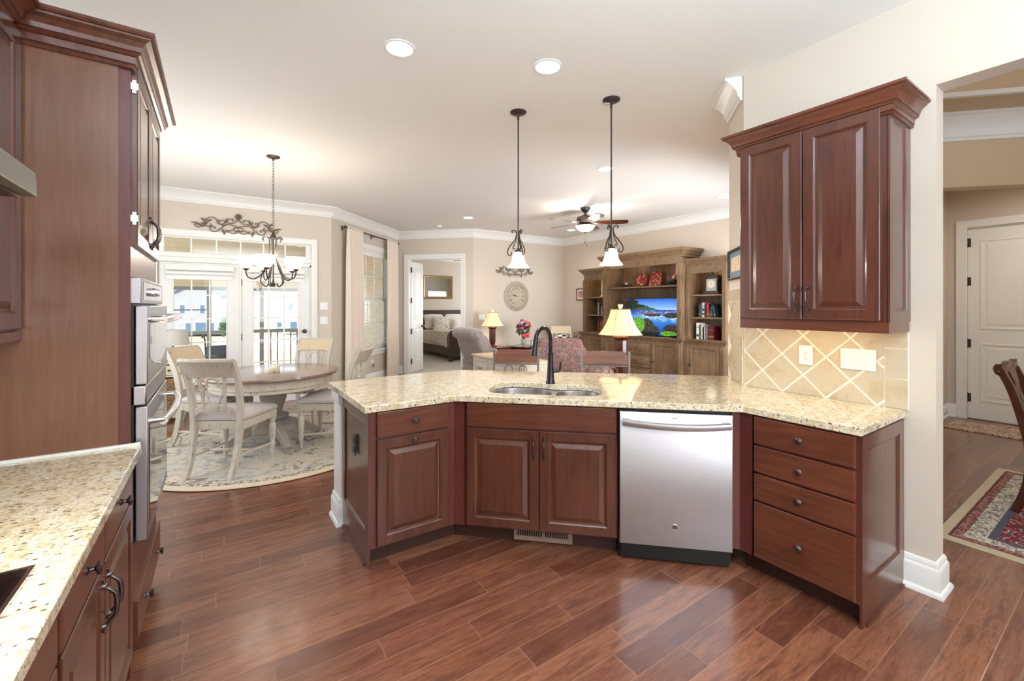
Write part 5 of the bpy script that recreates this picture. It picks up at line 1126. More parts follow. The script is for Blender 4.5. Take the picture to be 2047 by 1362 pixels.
t = thing('remote_dish', 'small dark oval object at the right foot of the television', 'ornament', H_(2.26,.05,.913), R(-90)); mb = MB(); mb.lathe([(.05,0),(.08,.015),(.09,.03),(.06,.035),(.001,.03)], 20); mb.build('dish', M['black'], t)
# shelf ornaments
def _floralplate():
    m = NT('red_floral_plate', Roughness=.25); v = m.co(); d = m.vor(v, 24, rnd=.7); n = m.noise(v, 18, 3)
    m.base(m.ramp(d, [(0, srgb(236,206,160)), (.26, srgb(228,180,130)), (.34, srgb(150,56,48)), (.7, srgb(126,42,40)), (1, srgb(158,70,56))])); return m.mat
M['floral'] = _floralplate(); M['floral_pink'] = plain('dusty_rose', (196, 128, 130), .5)
def rplate(lab, x, r):
    t = thing('decorative_plate', lab, 'plate', H_(x, .28, 1.8135), R(-90)); t.rotation_euler = (0, 0, R(-90)); mb = MB()
    mb.M = Matrix.Translation((0,0,r+.012)) @ Matrix.Rotation(R(78), 4, 'X'); mb.lathe([(.001,0),(r*.6,.0),(r*.68,.008),(r,.018),(r,.022),(r*.66,.012),(r*.58,.004),(.001,.004)], 36); mb.build('dish', M['floral'], t)
    mb = MB(); mb.tube([(-.05,-.03,.0),(-.03,-.025,.06)], .004, 6); mb.tube([(.05,-.03,.0),(.03,-.025,.06)], .004, 6); mb.tube([(-.05,-.03,.004),(-.05,.05,.004),(.05,.05,.004),(.05,-.03,.004)], .004, 6); mb.build('stand', M['rustiron'], t)
rplate('round red floral plate left of the square one on the hutch shelf', 1.40, .125); rplate('round red floral plate at the right end of the hutch shelf', 2.20, .13)
t = thing('decorative_plate', 'square red floral plate on the middle of the hutch shelf', 'plate', H_(1.70, .25, 1.8135), R(-90)); mb = MB(); mb.M = Matrix.Rotation(R(-12), 4, 'X')
mb.loft([[(-.13,0,.012),(.13,0,.012),(.13,0,.272),(-.13,0,.272)],[(-.13,-.012,.012),(.13,-.012,.012),(.13,-.012,.272),(-.13,-.012,.272)],[(-.09,-.004,.05),(.09,-.004,.05),(.09,-.004,.232),(-.09,-.004,.232)]]); mb.build('dish', M['floral'], t)
mb = MB(); mb.box(-.10,-.06,0,.10,.07,.012); mb.build('stand', M['rustiron'], t)
M['darkleaf'] = painted('dark_leaf', (52, 66, 46), .7); M['rosepink'] = plain('pink_petal', (214, 150, 150), .6)
t = thing('floral_garland', 'dark green garland with a pink rose at the left of the hutch shelf', 'artificial flowers', H_(1.06, .22, 1.8135), R(-90)); foliage(t, 180, (.16,.05,.03), (0,0,.032), M['darkleaf'], leaf=.04, seed=3)
mb = MB(); mb.ball((.02,-.03,.075), (.035,.03,.028), 12, 8); mb.build('rose', M['rosepink'], t)
t = thing('floral_garland', 'dark green garland in front of the right hand round plate', 'artificial flowers', H_(2.16, .17, 1.8135), R(-90)); foliage(t, 220, (.17,.04,.045), (0,0,.05), M['darkleaf'], leaf=.045, seed=4)
# mantel clock in the right bay
t = thing('mantel_clock', 'dark wooden arched mantel clock in the lit right bay of the hutch', 'clock', H_(2.86, .20, 1.6435), R(-90))
mb = MB(); mb.box(-.135,-.06,0,.135,.09,.03); mb.box(-.12,-.05,.03,.12,.085,.05)
A_ = [(-.105,.05)]+[(-.105,.22)]+[(.105*cos(R(180-15*k)), .235+.075*sin(R(15*k))) for k in range(13)]+[(.105,.05)]
mb.loft([[(x,y,z) for x, z in A_] for y in (-.04,.08)]); mb.loft([[(x,y,z) for x, z in [(-.125,.225)]+[(.125*cos(R(180-15*k)), .245+.088*sin(R(15*k))) for k in range(1,12)]+[(.125,.225),(.108,.225)]+[(.105*cos(R(15*k)), .235+.075*sin(R(15*k))) for k in range(1,12)]+[(-.108,.225)]] for y in (-.055,.085)])
mb.lathe([(.02,.32),(.012,.335),(.018,.345),(.001,.36)], 12); mb.build('case', M['dark_mahogany'], t)
mb = MB(); mb.M = Matrix.Translation((0,-.0415,.165)) @ Matrix.Rotation(R(90), 4, 'X'); mb.lathe([(.062,0),(.062,.003),(.001,.003)], 28); f = mb.build('dial', M['porcelain'], t)
mb = MB(); mb.box(-.002,-.047,.165,.002,-.046,.205); mb.box(-.03,-.0475,.163,0,-.0465,.167); mb.build('hands', M['black'], f)
mb = MB(); mb.box(-.085,-.0412,.055,.085,-.04,.25); mb.build('face_plate', plain('silvery_face', (170,176,168), .35, .4), t)
t = thing('figurine', 'slim tan figurine on the top shelf of the left bay', 'figurine', H_(.50, .12, 1.6435), R(-90)); mb = MB(); mb.lathe([(.035,0),(.035,.02),(.015,.04),(.02,.10),(.028,.16),(.016,.22),(.022,.25),(.012,.28),(.02,.33),(.001,.35)], 16); mb.build('body', M['tan_wood'], t)
# books: individual
BC = {'navy':(40,48,66),'grey':(104,106,112),'cream':(214,206,190),'black':(30,30,34),'red':(168,24,40),'green':(40,92,72),'teal':(38,62,76),'maroon':(92,20,24),'white':(226,222,214),'olive':(92,98,70),'brown':(100,60,44),'rose':(196,76,80)}
BM = {k: plain('book_cover_'+k, v, .5) for k, v in BC.items()}; M['paper'] = plain('book_pages', (232,226,210), .8)
def books(x, z, row, group, yf=.12):
    for col, w, h, lean, lab in row:
        t = thing('book', lab, 'book', H_(x+w/2, yf, z), R(-90), group); d = .15+h*.12
        c = MB(); c.M = Matrix.Rotation(R(lean), 4, 'Y')
        o = h*abs(sin(R(lean)))*.0
        c.box(-w/2,0,0,w/2,.004,h); c.box(-w/2,0,0,-w/2+.003,d,h); c.box(w/2-.003,0,0,w/2,d,h); c.build('cover', BM[col], t)
        p = MB(); p.M = c.M; p.box(-w/2+.003,.004,.004,w/2-.003,d-.004,h-.005); p.build('pages', M['paper'], t)
        if w > .028:
            s_ = MB(); s_.M = c.M; s_.box(-w/2+.006,-.0006,h*.72,w/2-.006,0,h*.76); s_.box(-w/2+.006,-.0006,h*.15,w/2-.006,0,h*.30); s_.box(-w/2+.006,-.0006,h*.42,w/2-.006,0,h*.62) if col in ('cream','grey') else None
            s_.build('spine_lettering', BM['navy'] if col in ('cream','white') else M['gold'], t)
        x += w+.002+(.012 if lean else 0)
G1, G2, G3, G4 = 'books on the middle shelf of the right bay', 'books on the bottom shelf of the right bay', 'books on the middle shelf of the left bay', 'books on the bottom shelf of the left bay'
books(2.66, 1.2735, [('navy',.036,.215,0,'dark navy book, leftmost on the middle shelf of the right bay'),('grey',.028,.235,0,'grey book between the navy and the cream ones on the right bay shelf'),('cream',.040,.235,0,'cream book with a lettered spine on the middle shelf of the right bay'),('black',.026,.225,0,'thin black book left of the bright red one'),('red',.050,.235,0,'thick bright red book on the middle shelf of the right bay'),('green',.024,.22,0,'thin green book right of the bright red one'),('teal',.040,.215,-8,'leaning dark teal book, next to the thin green one'),('teal',.036,.20,-12,'leaning dark teal book, last on the middle shelf of the right bay')], G1)
books(2.62, .9135, [('white',.050,.265,0,'thick white book, leftmost on the bottom shelf of the right bay'),('olive',.034,.235,0,'olive brown book right of the thick white one'),('white',.026,.24,0,'slim white book between two darker ones in the right bay'),('black',.024,.20,0,'slim black book in the middle of the bottom right bay shelf'),('white',.020,.205,0,'slimmest white book in the bottom right bay'),('grey',.044,.235,0,'grey book with a lettered spine on the bottom shelf of the right bay'),('maroon',.10,.215,0,'wide maroon album at the end of the bottom right bay shelf')], G2)
books(.36, 1.2735, [('cream',.020,.25,0,'cream book, leftmost on the middle shelf of the left bay'),('grey',.022,.245,0,'grey book on the middle shelf of the left bay'),('black',.024,.24,0,'black book on the middle shelf of the left bay'),('brown',.022,.23,0,'brown book on the middle shelf of the left bay'),('white',.018,.235,-6,'leaning white book on the middle shelf of the left bay'),('maroon',.10,.21,-4,'wide maroon album on the middle shelf of the left bay')], G3, .14)
books(.36, .9135, [('rose',.022,.20,0,'faded rose book, leftmost on the bottom shelf of the left bay'),('black',.022,.21,0,'black book next to the faded rose one'),('red',.026,.25,0,'red book on the bottom shelf of the left bay'),('olive',.040,.235,0,'wide olive book on the bottom shelf of the left bay'),('rose',.032,.245,0,'bright rose book on the bottom shelf of the left bay'),('navy',.040,.20,0,'dark navy book, last on the bottom shelf of the left bay')], G4, .14)
# framed picture on the wall left of the hutch
def framed(lab, loc, rz, w, h, fm, mat_, art, d=.022, fw=.022, mw=.045):
    t = thing('framed_picture', lab, 'picture', loc, rz); mb = MB()
    mb.mould([(-w/2+fw,-h/2+fw),(w/2-fw,-h/2+fw),(w/2-fw,h/2-fw),(-w/2+fw,h/2-fw)], [(-o, q) for o, q in ((0,0),(fw,0),(fw,d*.7),(fw*.6,d),(.003,d*.8),(0,d*.4))], True)
    mb.v = [Vector((p.x, -p.z, p.y)) for p in mb.v]; mb.build('frame', fm, t)
    mb = MB(); mb.box(-w/2+fw,-.008,-h/2+fw,w/2-fw,-.002,h/2-fw); mb.build('mat_board', mat_, t)
    if art: mb = MB(); mb.box(-w/2+fw+mw,-.0095,-h/2+fw+mw,w/2-fw-mw,-.0075,h/2-fw-mw); mb.build('artwork', art, t)
    return t
def _art(name, cs, sc=8):
    m = NT(name, Roughness=.5); n = m.noise(m.co(), sc, 4, .6, 1); m.base(m.ramp(n, [(.3+.4*i/(len(cs)-1), srgb(*c)) for i, c in enumerate(cs)])); return m.mat
framed('small brown framed pink picture on the wall left of the hutch', (TVX, 7.33, 1.72), R(-90), .30, .27, M['mahogany'], plain('cream_mat', (226,212,190), .8), _art('pink_landscape', [(120,60,80),(200,120,140),(226,180,176)], 14))
mid = (Vector(ST)+Vector(CK))/2
framed('dark framed picture on the angled end wall beside the right wall cabinet', (mid.x-.02, mid.y-.02, 1.765), atan2(CK[1]-ST[1], CK[0]-ST[0]), .39, .225, M['iron'], plain('blue_grey_mat', (128,142,152), .8), _art('sketch_art', [(214,196,160),(226,212,180),(190,150,110)], 20), .026, .02, .04)
# round wall clock
t = thing('wall_clock', 'round distressed cream wall clock with roman numerals', 'clock', (5.475, 7.95, 1.672), 0)
mb = MB(); mb.M = Matrix.Rotation(R(90), 4, 'X'); mb.lathe([(.33,0),(.33,.012),(.30,.024),(.27,.022),(.262,.034),(.25,.038),(.235,.03),(.23,.012),(.001,.012)], 56); mb.build('case', distressed('clock_case', (176,166,148), (124,110,92), .7), t)
mb = MB(); mb.M = Matrix.Rotation(R(90), 4, 'X'); mb.lathe([(.228,.013),(.228,.014),(.001,.014)], 48); f = mb.build('dial', distressed('clock_dial', (190,180,158), (160,148,126), .5), t)
mb = MB()
for k, s_ in enumerate(('XII','I','II','III','IIII','V','VI','VII','VIII','IX','X','XI')):
    a = R(30*k); mb.M = Matrix.Rotation(a, 4, 'Y') @ Matrix.Translation((0,-.0155,.178)); W_ = sum({'I':.010,'V':.020,'X':.022}[c] for c in s_); x = -W_/2
    for c in s_:
        w_ = {'I':.010,'V':.020,'X':.022}[c]
        def bar(x0_, x1_, th): mb.add([(x0_-th,0,.026),(x0_+th,0,.026),(x1_+th,0,-.026),(x1_-th,0,-.026)], [(0,1,2,3)])
        if c == 'I': bar(x+w_/2, x+w_/2, .0028)
        if c == 'V': bar(x+.004, x+w_/2, .003); bar(x+w_-.004, x+w_/2, .0012)
        if c == 'X': bar(x+.003, x+w_-.003, .003); bar(x+w_-.003, x+.003, .0012)
        x += w_
mb.M = Matrix.Identity(4); mb.build('roman_numerals', M['black'], f)
mb = MB()
for ang, L, w_ in ((-78, .155, .005), (-66, .10, .007)):
    mb.M = Matrix.Rotation(R(ang), 4, 'Y') @ Matrix.Translation((0,-.018,0)); mb.loft([[(-w_*.4,-.001,-.03),(w_*.4,-.001,-.03),(w_*.4,.001,-.03),(-w_*.4,.001,-.03)],[(-w_,-.001,L*.6),(w_,-.001,L*.6),(w_,.001,L*.6),(-w_,.001,L*.6)],[(-.0006,-.001,L),(.0006,-.001,L),(.0006,.001,L),(-.0006,.001,L)]])
mb.M = Matrix.Identity(4); mb.ball((0,-.018,0), .009, 10, 6); mb.build('hands', M['black'], f)
# bell lamps
def bell_lamp(lab, x, y, z, hs, s=1, base='mahogany', energy=5):
    """hs = height of the shade's lower rim above the table"""
    t = thing('table_lamp', lab, 'lamp', (x, y, z), R(20)); r = s
    mb = MB(); mb.lathe([(.085*r,0),(.085*r,.02),(.06*r,.03),(.045*r,.05),(.055*r,.08),(.062*r,.12),(.062*r,hs-.06),(.075*r,hs-.05),(.085*r,hs-.025),(.080*r,hs-.015),(.02,hs-.01),(.012,hs+.10*r),(.001,hs+.1*r)], 8); mb.build('base', M[base], t)
    L = []; n = 48
    for z_, q in ((0,.215),(.02,.200),(.06,.170),(.11,.142),(.16,.120),(.21,.104),(.255,.094)):
        row = []
        for j in range(n): a = 2*pi*j/n; k = 1-.022*abs(sin(3*a)); row.append((q*r*k*cos(a), q*r*k*sin(a), hs+z_*r))
        L.append(row)
    mb = MB(); mb.loft(L, cap=False); sh = mb.build('bell_shade', M['lampshade'], t)
    mb = MB()
    for j in range(6):
        a = pi/3*j+pi/6*0; mb.tube([(q*r*1.004*cos(a), q*r*1.004*sin(a), hs+z_*r) for z_, q in ((0,.215),(.02,.200),(.06,.170),(.11,.142),(.16,.120),(.21,.104),(.255,.094))], .0022, 5)
    mb.tube([(.216*r*cos(2*pi*j/40), .216*r*sin(2*pi*j/40), hs) for j in range(41)], .004*r, 6); mb.tube([(.095*r*cos(2*pi*j/30), .095*r*sin(2*pi*j/30), hs+.255*r) for j in range(31)], .004*r, 6); mb.build('shade_piping', M['gold'], sh)
    mb = MB(); mb.lathe([(.008,hs+.255*r),(.010,hs+.265*r),(.020*r,hs+.272*r),(.026*r,hs+.30*r),(.022*r,hs+.305*r),(.001,hs+.305*r)], 14); mb.build('finial', M['tan_wood'], t)
    point('lamp_bulb', (x, y, z+hs+.12*r), energy, (1,.80,.56), .03); point('lamp_bulb', (x, y, z+hs+.22*r), energy*.05, (1,.80,.56), .03)
    return t
bell_lamp('large bell shaded table lamp in front of the hutch', 3.52, 3.17, .60, .555, 1.05, 'mahogany', 6)
bell_lamp('small bell shaded table lamp between the grey recliner and the wall clock', 4.54, 7.43, .64, .415, 1.08, 'rustbase' if 'rustbase' in M else 'mahogany', 6)
def side_table(lab, x, y, rz, w, d, h, m='mahogany', drawer=True, n=4):
    t = thing('side_table', lab, 'side table', (x, y, 0), rz); mb = MB(); mb.box(-w/2-.02,-d/2-.02,h-.025,w/2+.02,d/2+.02,h); mb.build('tabletop', M[m], t, bevel=.006)
    mb = MB(); mb.box(-w/2,-d/2,.12,w/2,d/2,h-.025); mb.build('carcass', M[m], t)
    if drawer:
        mb = MB(); slab(mb, -w/2+.03, h-.20, w/2-.03, h-.045, -d/2-.012, .014); dd_ = mb.build('drawer', M[m], t); knob_at(dd_, 0, h-.12, -d/2-.012)
    for sx_ in (-1, 1):
        for sy_ in (-1, 1): mb = MB(); mb.loft([[(sx_*(w/2-.03)+a*k, sy_*(d/2-.03)+b*k, z) for a, b in ((-.025,-.025),(.025,-.025),(.025,.025),(-.025,.025))] for z, k in ((0,.7),(.12,1))]); mb.build('leg', M[m], t)
    return t
side_table('dark side table under the large bell shaded lamp', 3.52, 3.17, R(-90), .50, .50, .60)
side_table('dark side table under the small lamp beside the recliner', 4.60, 7.45, 0, .45, .50, .64)
side_table('reddish brown box side table holding the flower vase', 5.20, 7.28, R(20), .50, .46, .64)
# flowers
t = thing('flower_vase', 'clear glass vase of pink and magenta flowers on the box side table', 'flowers', (5.13, 7.20, .6405))
mb = MB(); mb.lathe([(.001,0),(.04,0),(.048,.03),(.046,.10),(.034,.15),(.044,.185),(.041,.185),(.031,.15),(.043,.10),(.044,.03),(.001,.008)], 24); tag(mb.build('vase', M['vglass'], t), 'clear glass vase')
rnd = random.Random(11); mb = MB()
for k in range(16): a = rnd.uniform(0, 6.3); q = rnd.uniform(.02,.12); mb.tube([(rnd.uniform(-.02,.02),rnd.uniform(-.02,.02),.02),(0.01*cos(a),.01*sin(a),.16),(q*cos(a), q*sin(a), .38)], .0025, 5)
mb.build('stem', M['leafgreen'], t); foliage(t, 260, (.15,.13,.13), (0,0,.34), painted('bouquet_leaf', (70,110,50), .6), 'leaves', 5, .07)
FC = [(200,24,90),(226,130,170),(150,40,80),(240,190,210),(232,214,60),(236,90,110),(170,90,130)]
FM = [plain('petal_%s' % n_, c, .6) for n_, c in zip(('magenta','pink','plum','blush','yellow','coral','mauve'), FC)]
fl = [(.09,-.06,.40,.055,0),(-.07,-.06,.36,.05,6),(-.02,-.08,.31,.035,3),(.02,-.05,.50,.05,1),(-.12,-.02,.43,.045,2),(.05,-.08,.45,.03,4),(0,-.10,.42,.03,1),(-.06,-.05,.48,.035,3),(.13,-.01,.46,.04,0),(-.13,-.04,.36,.035,2),(.03,-.10,.24,.05,5),(-.05,-.09,.22,.045,5),(0,-.08,.19,.04,5),(.07,-.07,.20,.04,5),(-.01,.03,.52,.04,6)]
for x, y, z, r_, ci in fl:
    mb = MB()
    for k in range(7): a = k*.9; mb.ball((x+r_*.5*cos(a), y+r_*.5*sin(a), z+r_*.3*sin(2.3*k)), (r_*.55,r_*.55,r_*.42), 8, 6)
    mb.ball((x,y,z+r_*.2), r_*.5, 8, 6); mb.build('flower', FM[ci], t)
t = thing('photo_frame', 'small dark photo frame standing beside the flower vase', 'photo frame', (5.33, 7.13, .6405), R(-20)); mb = MB(); mb.box(-.05,-.01,0,.05,.01,.11); mb.build('frame', M['black'], t); mb = MB(); mb.box(-.038,-.012,.012,.038,-.0095,.098); mb.build('photo', M['paper'], t)
# recliner
def soft(mb, x0, y0, z0, x1, y1, z1, r=.05, shear=0, n=3):
    L = []
    for i in range(7):
        u = i/6; k = r*(1-sin(pi*min(max(u,0.0),1))**.4) if i in (0,6) else (r*.25 if i in (1,5) else 0)
        z = z0+(z1-z0)*(0 if i == 0 else 1 if i == 6 else .06 if i == 1 else .94 if i == 5 else u); sh = shear*(z-z0)
        L.append([(x0+k,y0+k+sh+r*.5,z),(x0+k+r*.5,y0+k+sh,z),((x0+x1)/2,y0+k*.6+sh-.01,z),(x1-k-r*.5,y0+k+sh,z),(x1-k,y0+k+sh+r*.5,z),(x1-k,y1-k+sh-r*.5,z),(x1-k-r*.5,y1-k+sh,z),((x0+x1)/2,y1-k*.6+sh+.01,z),(x0+k+r*.5,y1-k+sh,z),(x0+k,y1-k+sh-r*.5,z)])
    mb.loft(L); return mb
t = thing('recliner', 'grey velour recliner with a rolled pleated head cushion', 'armchair', (4.05, 6.62, 0), R(-82)); V = M['grey_velour']
mb = MB(); soft(mb,-.42,-.42,.10,.42,.42,.42,.05); mb.build('base', V, t, sub=1)
mb = MB(); soft(mb,-.30,-.26,.40,.30,.44,.55,.06); mb.build('seat_cushion', V, t, sub=1)
for s in (-1, 1): mb = MB(); soft(mb, s*.36-.09,-.36,.12,s*.36+.09,.42,.66,.06); mb.build('arm', V, t, sub=1)
mb = MB(); soft(mb,-.33,-.36,.36,.33,-.16,1.02,.05,-.42); mb.build('backrest', V, t, sub=1)
for x0_, x1_ in ((-.30,-.01),(.01,.30)): mb = MB(); soft(mb,x0_,-.40,.60,x1_,-.18,.98,.05,-.42); mb.build('back_channel', V, t, sub=1)
mb = MB(); L = []
for i in range(33):
    u = -1+2*i/32; x = .345*u; k = (1-abs(u)**6)**.5 if abs(u) < 1 else 0; k = max(.55, k); rr = .125*k*(1+.02*cos(i*pi))
    L.append([(x, -.56+rr*1.1*cos(a), .985+rr*.85*sin(a)) for a in [2*pi*j/14 for j in range(14)]])
mb.loft(L); mb.build('head_roll', V, t)
# patterned armchairs
def armchair(lab, x, y, rz, h=.96, w=.96):
    t = thing('armchair', lab, 'armchair', (x, y, 0), rz); K = M['kilim']; k = w/2
    mb = MB(); soft(mb,-k+.02,-.40,.10,k-.02,.42,.42,.05); mb.build('base', K, t, sub=1)
    for s in (-1, 1): mb = MB(); soft(mb,s*(k-.10)-.11,-.34,.12,s*(k-.10)+.11,.44,.64,.07); mb.build('arm', K, t, sub=1)
    mb = MB(); soft(mb,-k+.05,-.48,.12,k-.05,-.22,h-.12,.06,-.06); mb.build('backrest', K, t, sub=1)
    mb = MB(); soft(mb,-k+.10,-.46,h-.42,k-.10,-.16,h,.10,-.06); mb.build('back_cushion', K, t, sub=1)
    mb = MB(); soft(mb,-k+.20,-.24,.40,k-.20,.46,.56,.07); mb.build('seat_cushion', K, t, sub=1)
    for sx_ in (-1, 1):
        for sy_ in (-.36,.38): mb = MB(); mb.lathe([(.02,0),(.03,.10),(.03,.11)], 12, (sx_*(k-.10), sy_, 0)); mb.build('leg', M['mahogany'], t)
    return t
armchair('terracotta and navy patterned armchair seen from behind, left of the hutch', 4.60, 5.52, R(-34), .96, 1.0)
t = thing('ottoman', 'patterned ottoman glimpsed through the scrolls of the right counter stool', 'ottoman', (4.36, 4.30, 0), R(-40)); mb = MB(); soft(mb,-.20,-.20,.08,.20,.20,.62,.07); mb.build('cushion', M['kilim'], t, sub=1); mb = MB(); mb.box(-.16,-.16,0,.16,.16,.09); mb.build('base', M['mahogany'], t)
# whitewashed console behind the stools
t = thing('sofa_console', 'whitewashed console chest with drawers behind the counter stools', 'console table', (3.22, 5.86, 0), R(-90)); W_ = 1.36
mb = MB(); mb.box(0,.02,.06,W_,.44,.70); mb.build('carcass', M['white_wood'], t)
mb = MB(); mb.box(-.015,-.01,.70,W_+.015,.455,.725); mb.build('top', M['tan_wood'], t, bevel=.005)
for i in range(3):
    for z0, z1 in ((.40,.67),(.10,.37)):
        x0_ = .03+i*.44; mb = MB(); rdoor(mb, x0_, z0, x0_+.42, z1, 0, .02, .035); d = mb.build('drawer', M['white_wood'], t)
        mb = MB(); mb.tube(bez([(x0_+.16,-.002,(z0+z1)/2+.01),(x0_+.18,-.016,(z0+z1)/2),(x0_+.24,-.016,(z0+z1)/2),(x0_+.26,-.002,(z0+z1)/2+.01)], 4), .006, 8); mb.build('handle', M['knob'], d)
# spare chair in the far corner with a checked cushion
c2 = dup(c0, (6.12, 7.10, 0), R(180-30), 'whitewashed dining chair in the far corner of the living room', 'spare chair')
def _check():
    m = NT('checked_cushion', Roughness=.9); v = m.co(); c = m.n('TexChecker'); c.inputs['Scale'].default_value = 11; c.inputs['Color1'].default_value = srgb(236,232,224); c.inputs['Color2'].default_value = srgb(40,38,40); m.l(v, c.inputs[0]); m.base(c.outputs[0]); return m.mat
t = thing('throw_pillow', 'black and white checked pillow on the chair in the far corner', 'pillow', (6.20, 7.24, .70), R(150)); mb = MB(); mb.M = Matrix.Rotation(R(12), 4, 'X'); mb.ball((0,0,0), (.21,.06,.15), 20, 10); mb.build('cover', _check(), t)
t = thing('dried_flower_stem', 'dried twig arrangement beside the left end of the hutch', 'dried flowers', (6.50, 7.06, 0)); mb = MB(); mb.lathe([(.001,0),(.07,0),(.09,.15),(.06,.34),(.045,.40),(.05,.44)], 18); mb.build('vase', M['oak'], t)
mb = MB()
for k in range(9): a = k*.7; mb.tube(bez([(0,0,.38),(.03*cos(a),.03*sin(a),.6),(.07*cos(a),.07*sin(a),.75),(.10*cos(a+.4),.10*sin(a+.4),.88)], 3), .003, 5)
mb.build('twig_bunch', M['rustiron'], t); foliage(t, 90, (.12,.12,.14), (0,0,.72), M['darkleaf'], leaf=.05, seed=9)
# ---------------------------------------------------------------- bedroom through the double doors
t = thing('sleigh_bed', 'dark wood sleigh bed seen through the bedroom doorway', 'bed', (6.05, 12.62, 0), 0); DM = M['dark_mahogany']; BW = 1.0
def sleigh(nm, y, h, s):
    mb = MB(); P_ = [(0,.10),(.035,.10),(.04,h*.5),(.055,h*.75),(.10,h*.93),(.12,h),(.07,h+.02),(.03,h-.03),(.0,h*.72),(-.02,h*.45),(-.015,.10)]
    mb.loft([[(x, y+s*a, z) for a, z in P_] for x in (-BW-.02, BW+.02)]); q = mb.build(nm, DM, t); mb = MB()
    for x in (-BW-.03, BW+.03): mb.box(x-.05,y-.05+s*.02,0,x+.05,y+.05+s*.02,.12); mb.loft([[(x+e,y+s*a*1.1,z) for a, z in P_] for e in (-.03,.03)])
    mb.build('end_post', DM, q)
sleigh('headboard', -.06, 1.30, 1); sleigh('footboard', -2.28, .80, -1)
for s in (-1, 1): mb = MB(); mb.box(s*(BW-.03),-2.26,.14,s*(BW+.02),-.06,.36); mb.build('side_rail', DM, t, bevel=.006)
mb = MB(); mb.box(-BW+.04,-2.22,.30,BW-.04,-.10,.62); mb.build('mattress', plain('mattress_white', (236,232,224), .9), t, bevel=.05)
M['bedwhite'] = painted('white_bedding', (236, 228, 216), .9)
def _vine():
    m = NT('vine_print', Roughness=.9); v = m.co(); n = m.noise(v, 9, 4, .6, 3); d = m.vor(v, 22, rnd=1)
    f = m.math('MAXIMUM', m.ramp(n, [(.53,(0,0,0)),(.55,(1,1,1)),(.58,(1,1,1)),(.60,(0,0,0))]), m.ramp(d, [(.16,(1,1,1)),(.22,(0,0,0))])); m.base(m.mix(f, srgb(232,222,206), srgb(84,86,92))); return m.mat
M['vine'] = _vine()
mb = MB(); mb.box(-BW+.02,-2.16,.40,BW+.04,-.12,.74); mb.build('duvet', M['bedwhite'], t, bevel=.08)
t = thing('bed_throw', 'black and white vine print throw draped over the corner of the bed', 'throw', (0,0,0))
mb = MB(); n = 10; L = []
for i in range(n+1):
    v = i/n; y = 11.65-1.23*v
    L.append([(5.70,y,.745),(5.30,y,.752),(5.03,y,.745),(4.965,y-.01,.66),(4.95+.01*sin(9*v),y-.02,.50-.15*v*v),(4.940+.01*sin(9*v),y-.02,.50-.15*v*v),(4.955,y-.01,.67),(5.02,y,.765),(5.30,y,.772),(5.70,y,.760)])
mb.loft(L); mb.build('cloth', M['vine'], t)
def pillow(lab, x, y, z, w, h, m, tilt=70, rz=0):
    t = thing('pillow', lab, 'pillow', (x, y, z), rz); mb = MB(); L = []
    for i in range(9):
        u = -1+i/4; k = max(.02, (1-abs(u)**3)); L.append([(w/2*sx_*(.93+.07*abs(u)), .075*k*sy_, u*h/2) for sx_, sy_ in ((-1,0),(-.7,-.8),(0,-1),(.7,-.8),(1,0),(.7,.8),(0,1),(-.7,.8))])
    mb.M = Matrix.Rotation(R(tilt-90), 4, 'X'); mb.loft(L); mb.build('cover', M[m], t, sub=1)
pillow('plain white pillow leaning on the left of the headboard', 5.45, 12.34, .98, .72, .48, 'bedwhite'); pillow('plain white pillow in the middle of the headboard', 6.15, 12.34, .98, .72, .48, 'bedwhite')
pillow('vine print pillow on the left side of the bed', 5.60, 12.14, .93, .66, .44, 'vine'); pillow('white lace pillow between the two vine print pillows', 6.12, 12.06, .90, .44, .36, 'bedwhite'); pillow('vine print pillow at the right edge of the doorway view', 6.72, 12.14, .93, .66, .44, 'vine')
t = thing('wall_mirror', 'rectangular gold framed mirror above the bed', 'mirror', (5.74, 12.70, 2.04), 0)
mb = MB(); mb.mould([(-.44,-.29),(.44,-.29),(.44,.29),(-.44,.29)], [(-o, q) for o, q in ((0,0),(.075,0),(.075,.02),(.05,.035),(.02,.025),(0,.012))], True); mb.v = [Vector((p.x, -p.z, p.y)) for p in mb.v]; mb.build('frame', M['gold'], t)
mb = MB(); mb.box(-.44,-.012,-.29,.44,-.004,.29); mb.build('mirror_glass', M['mirror'], t)
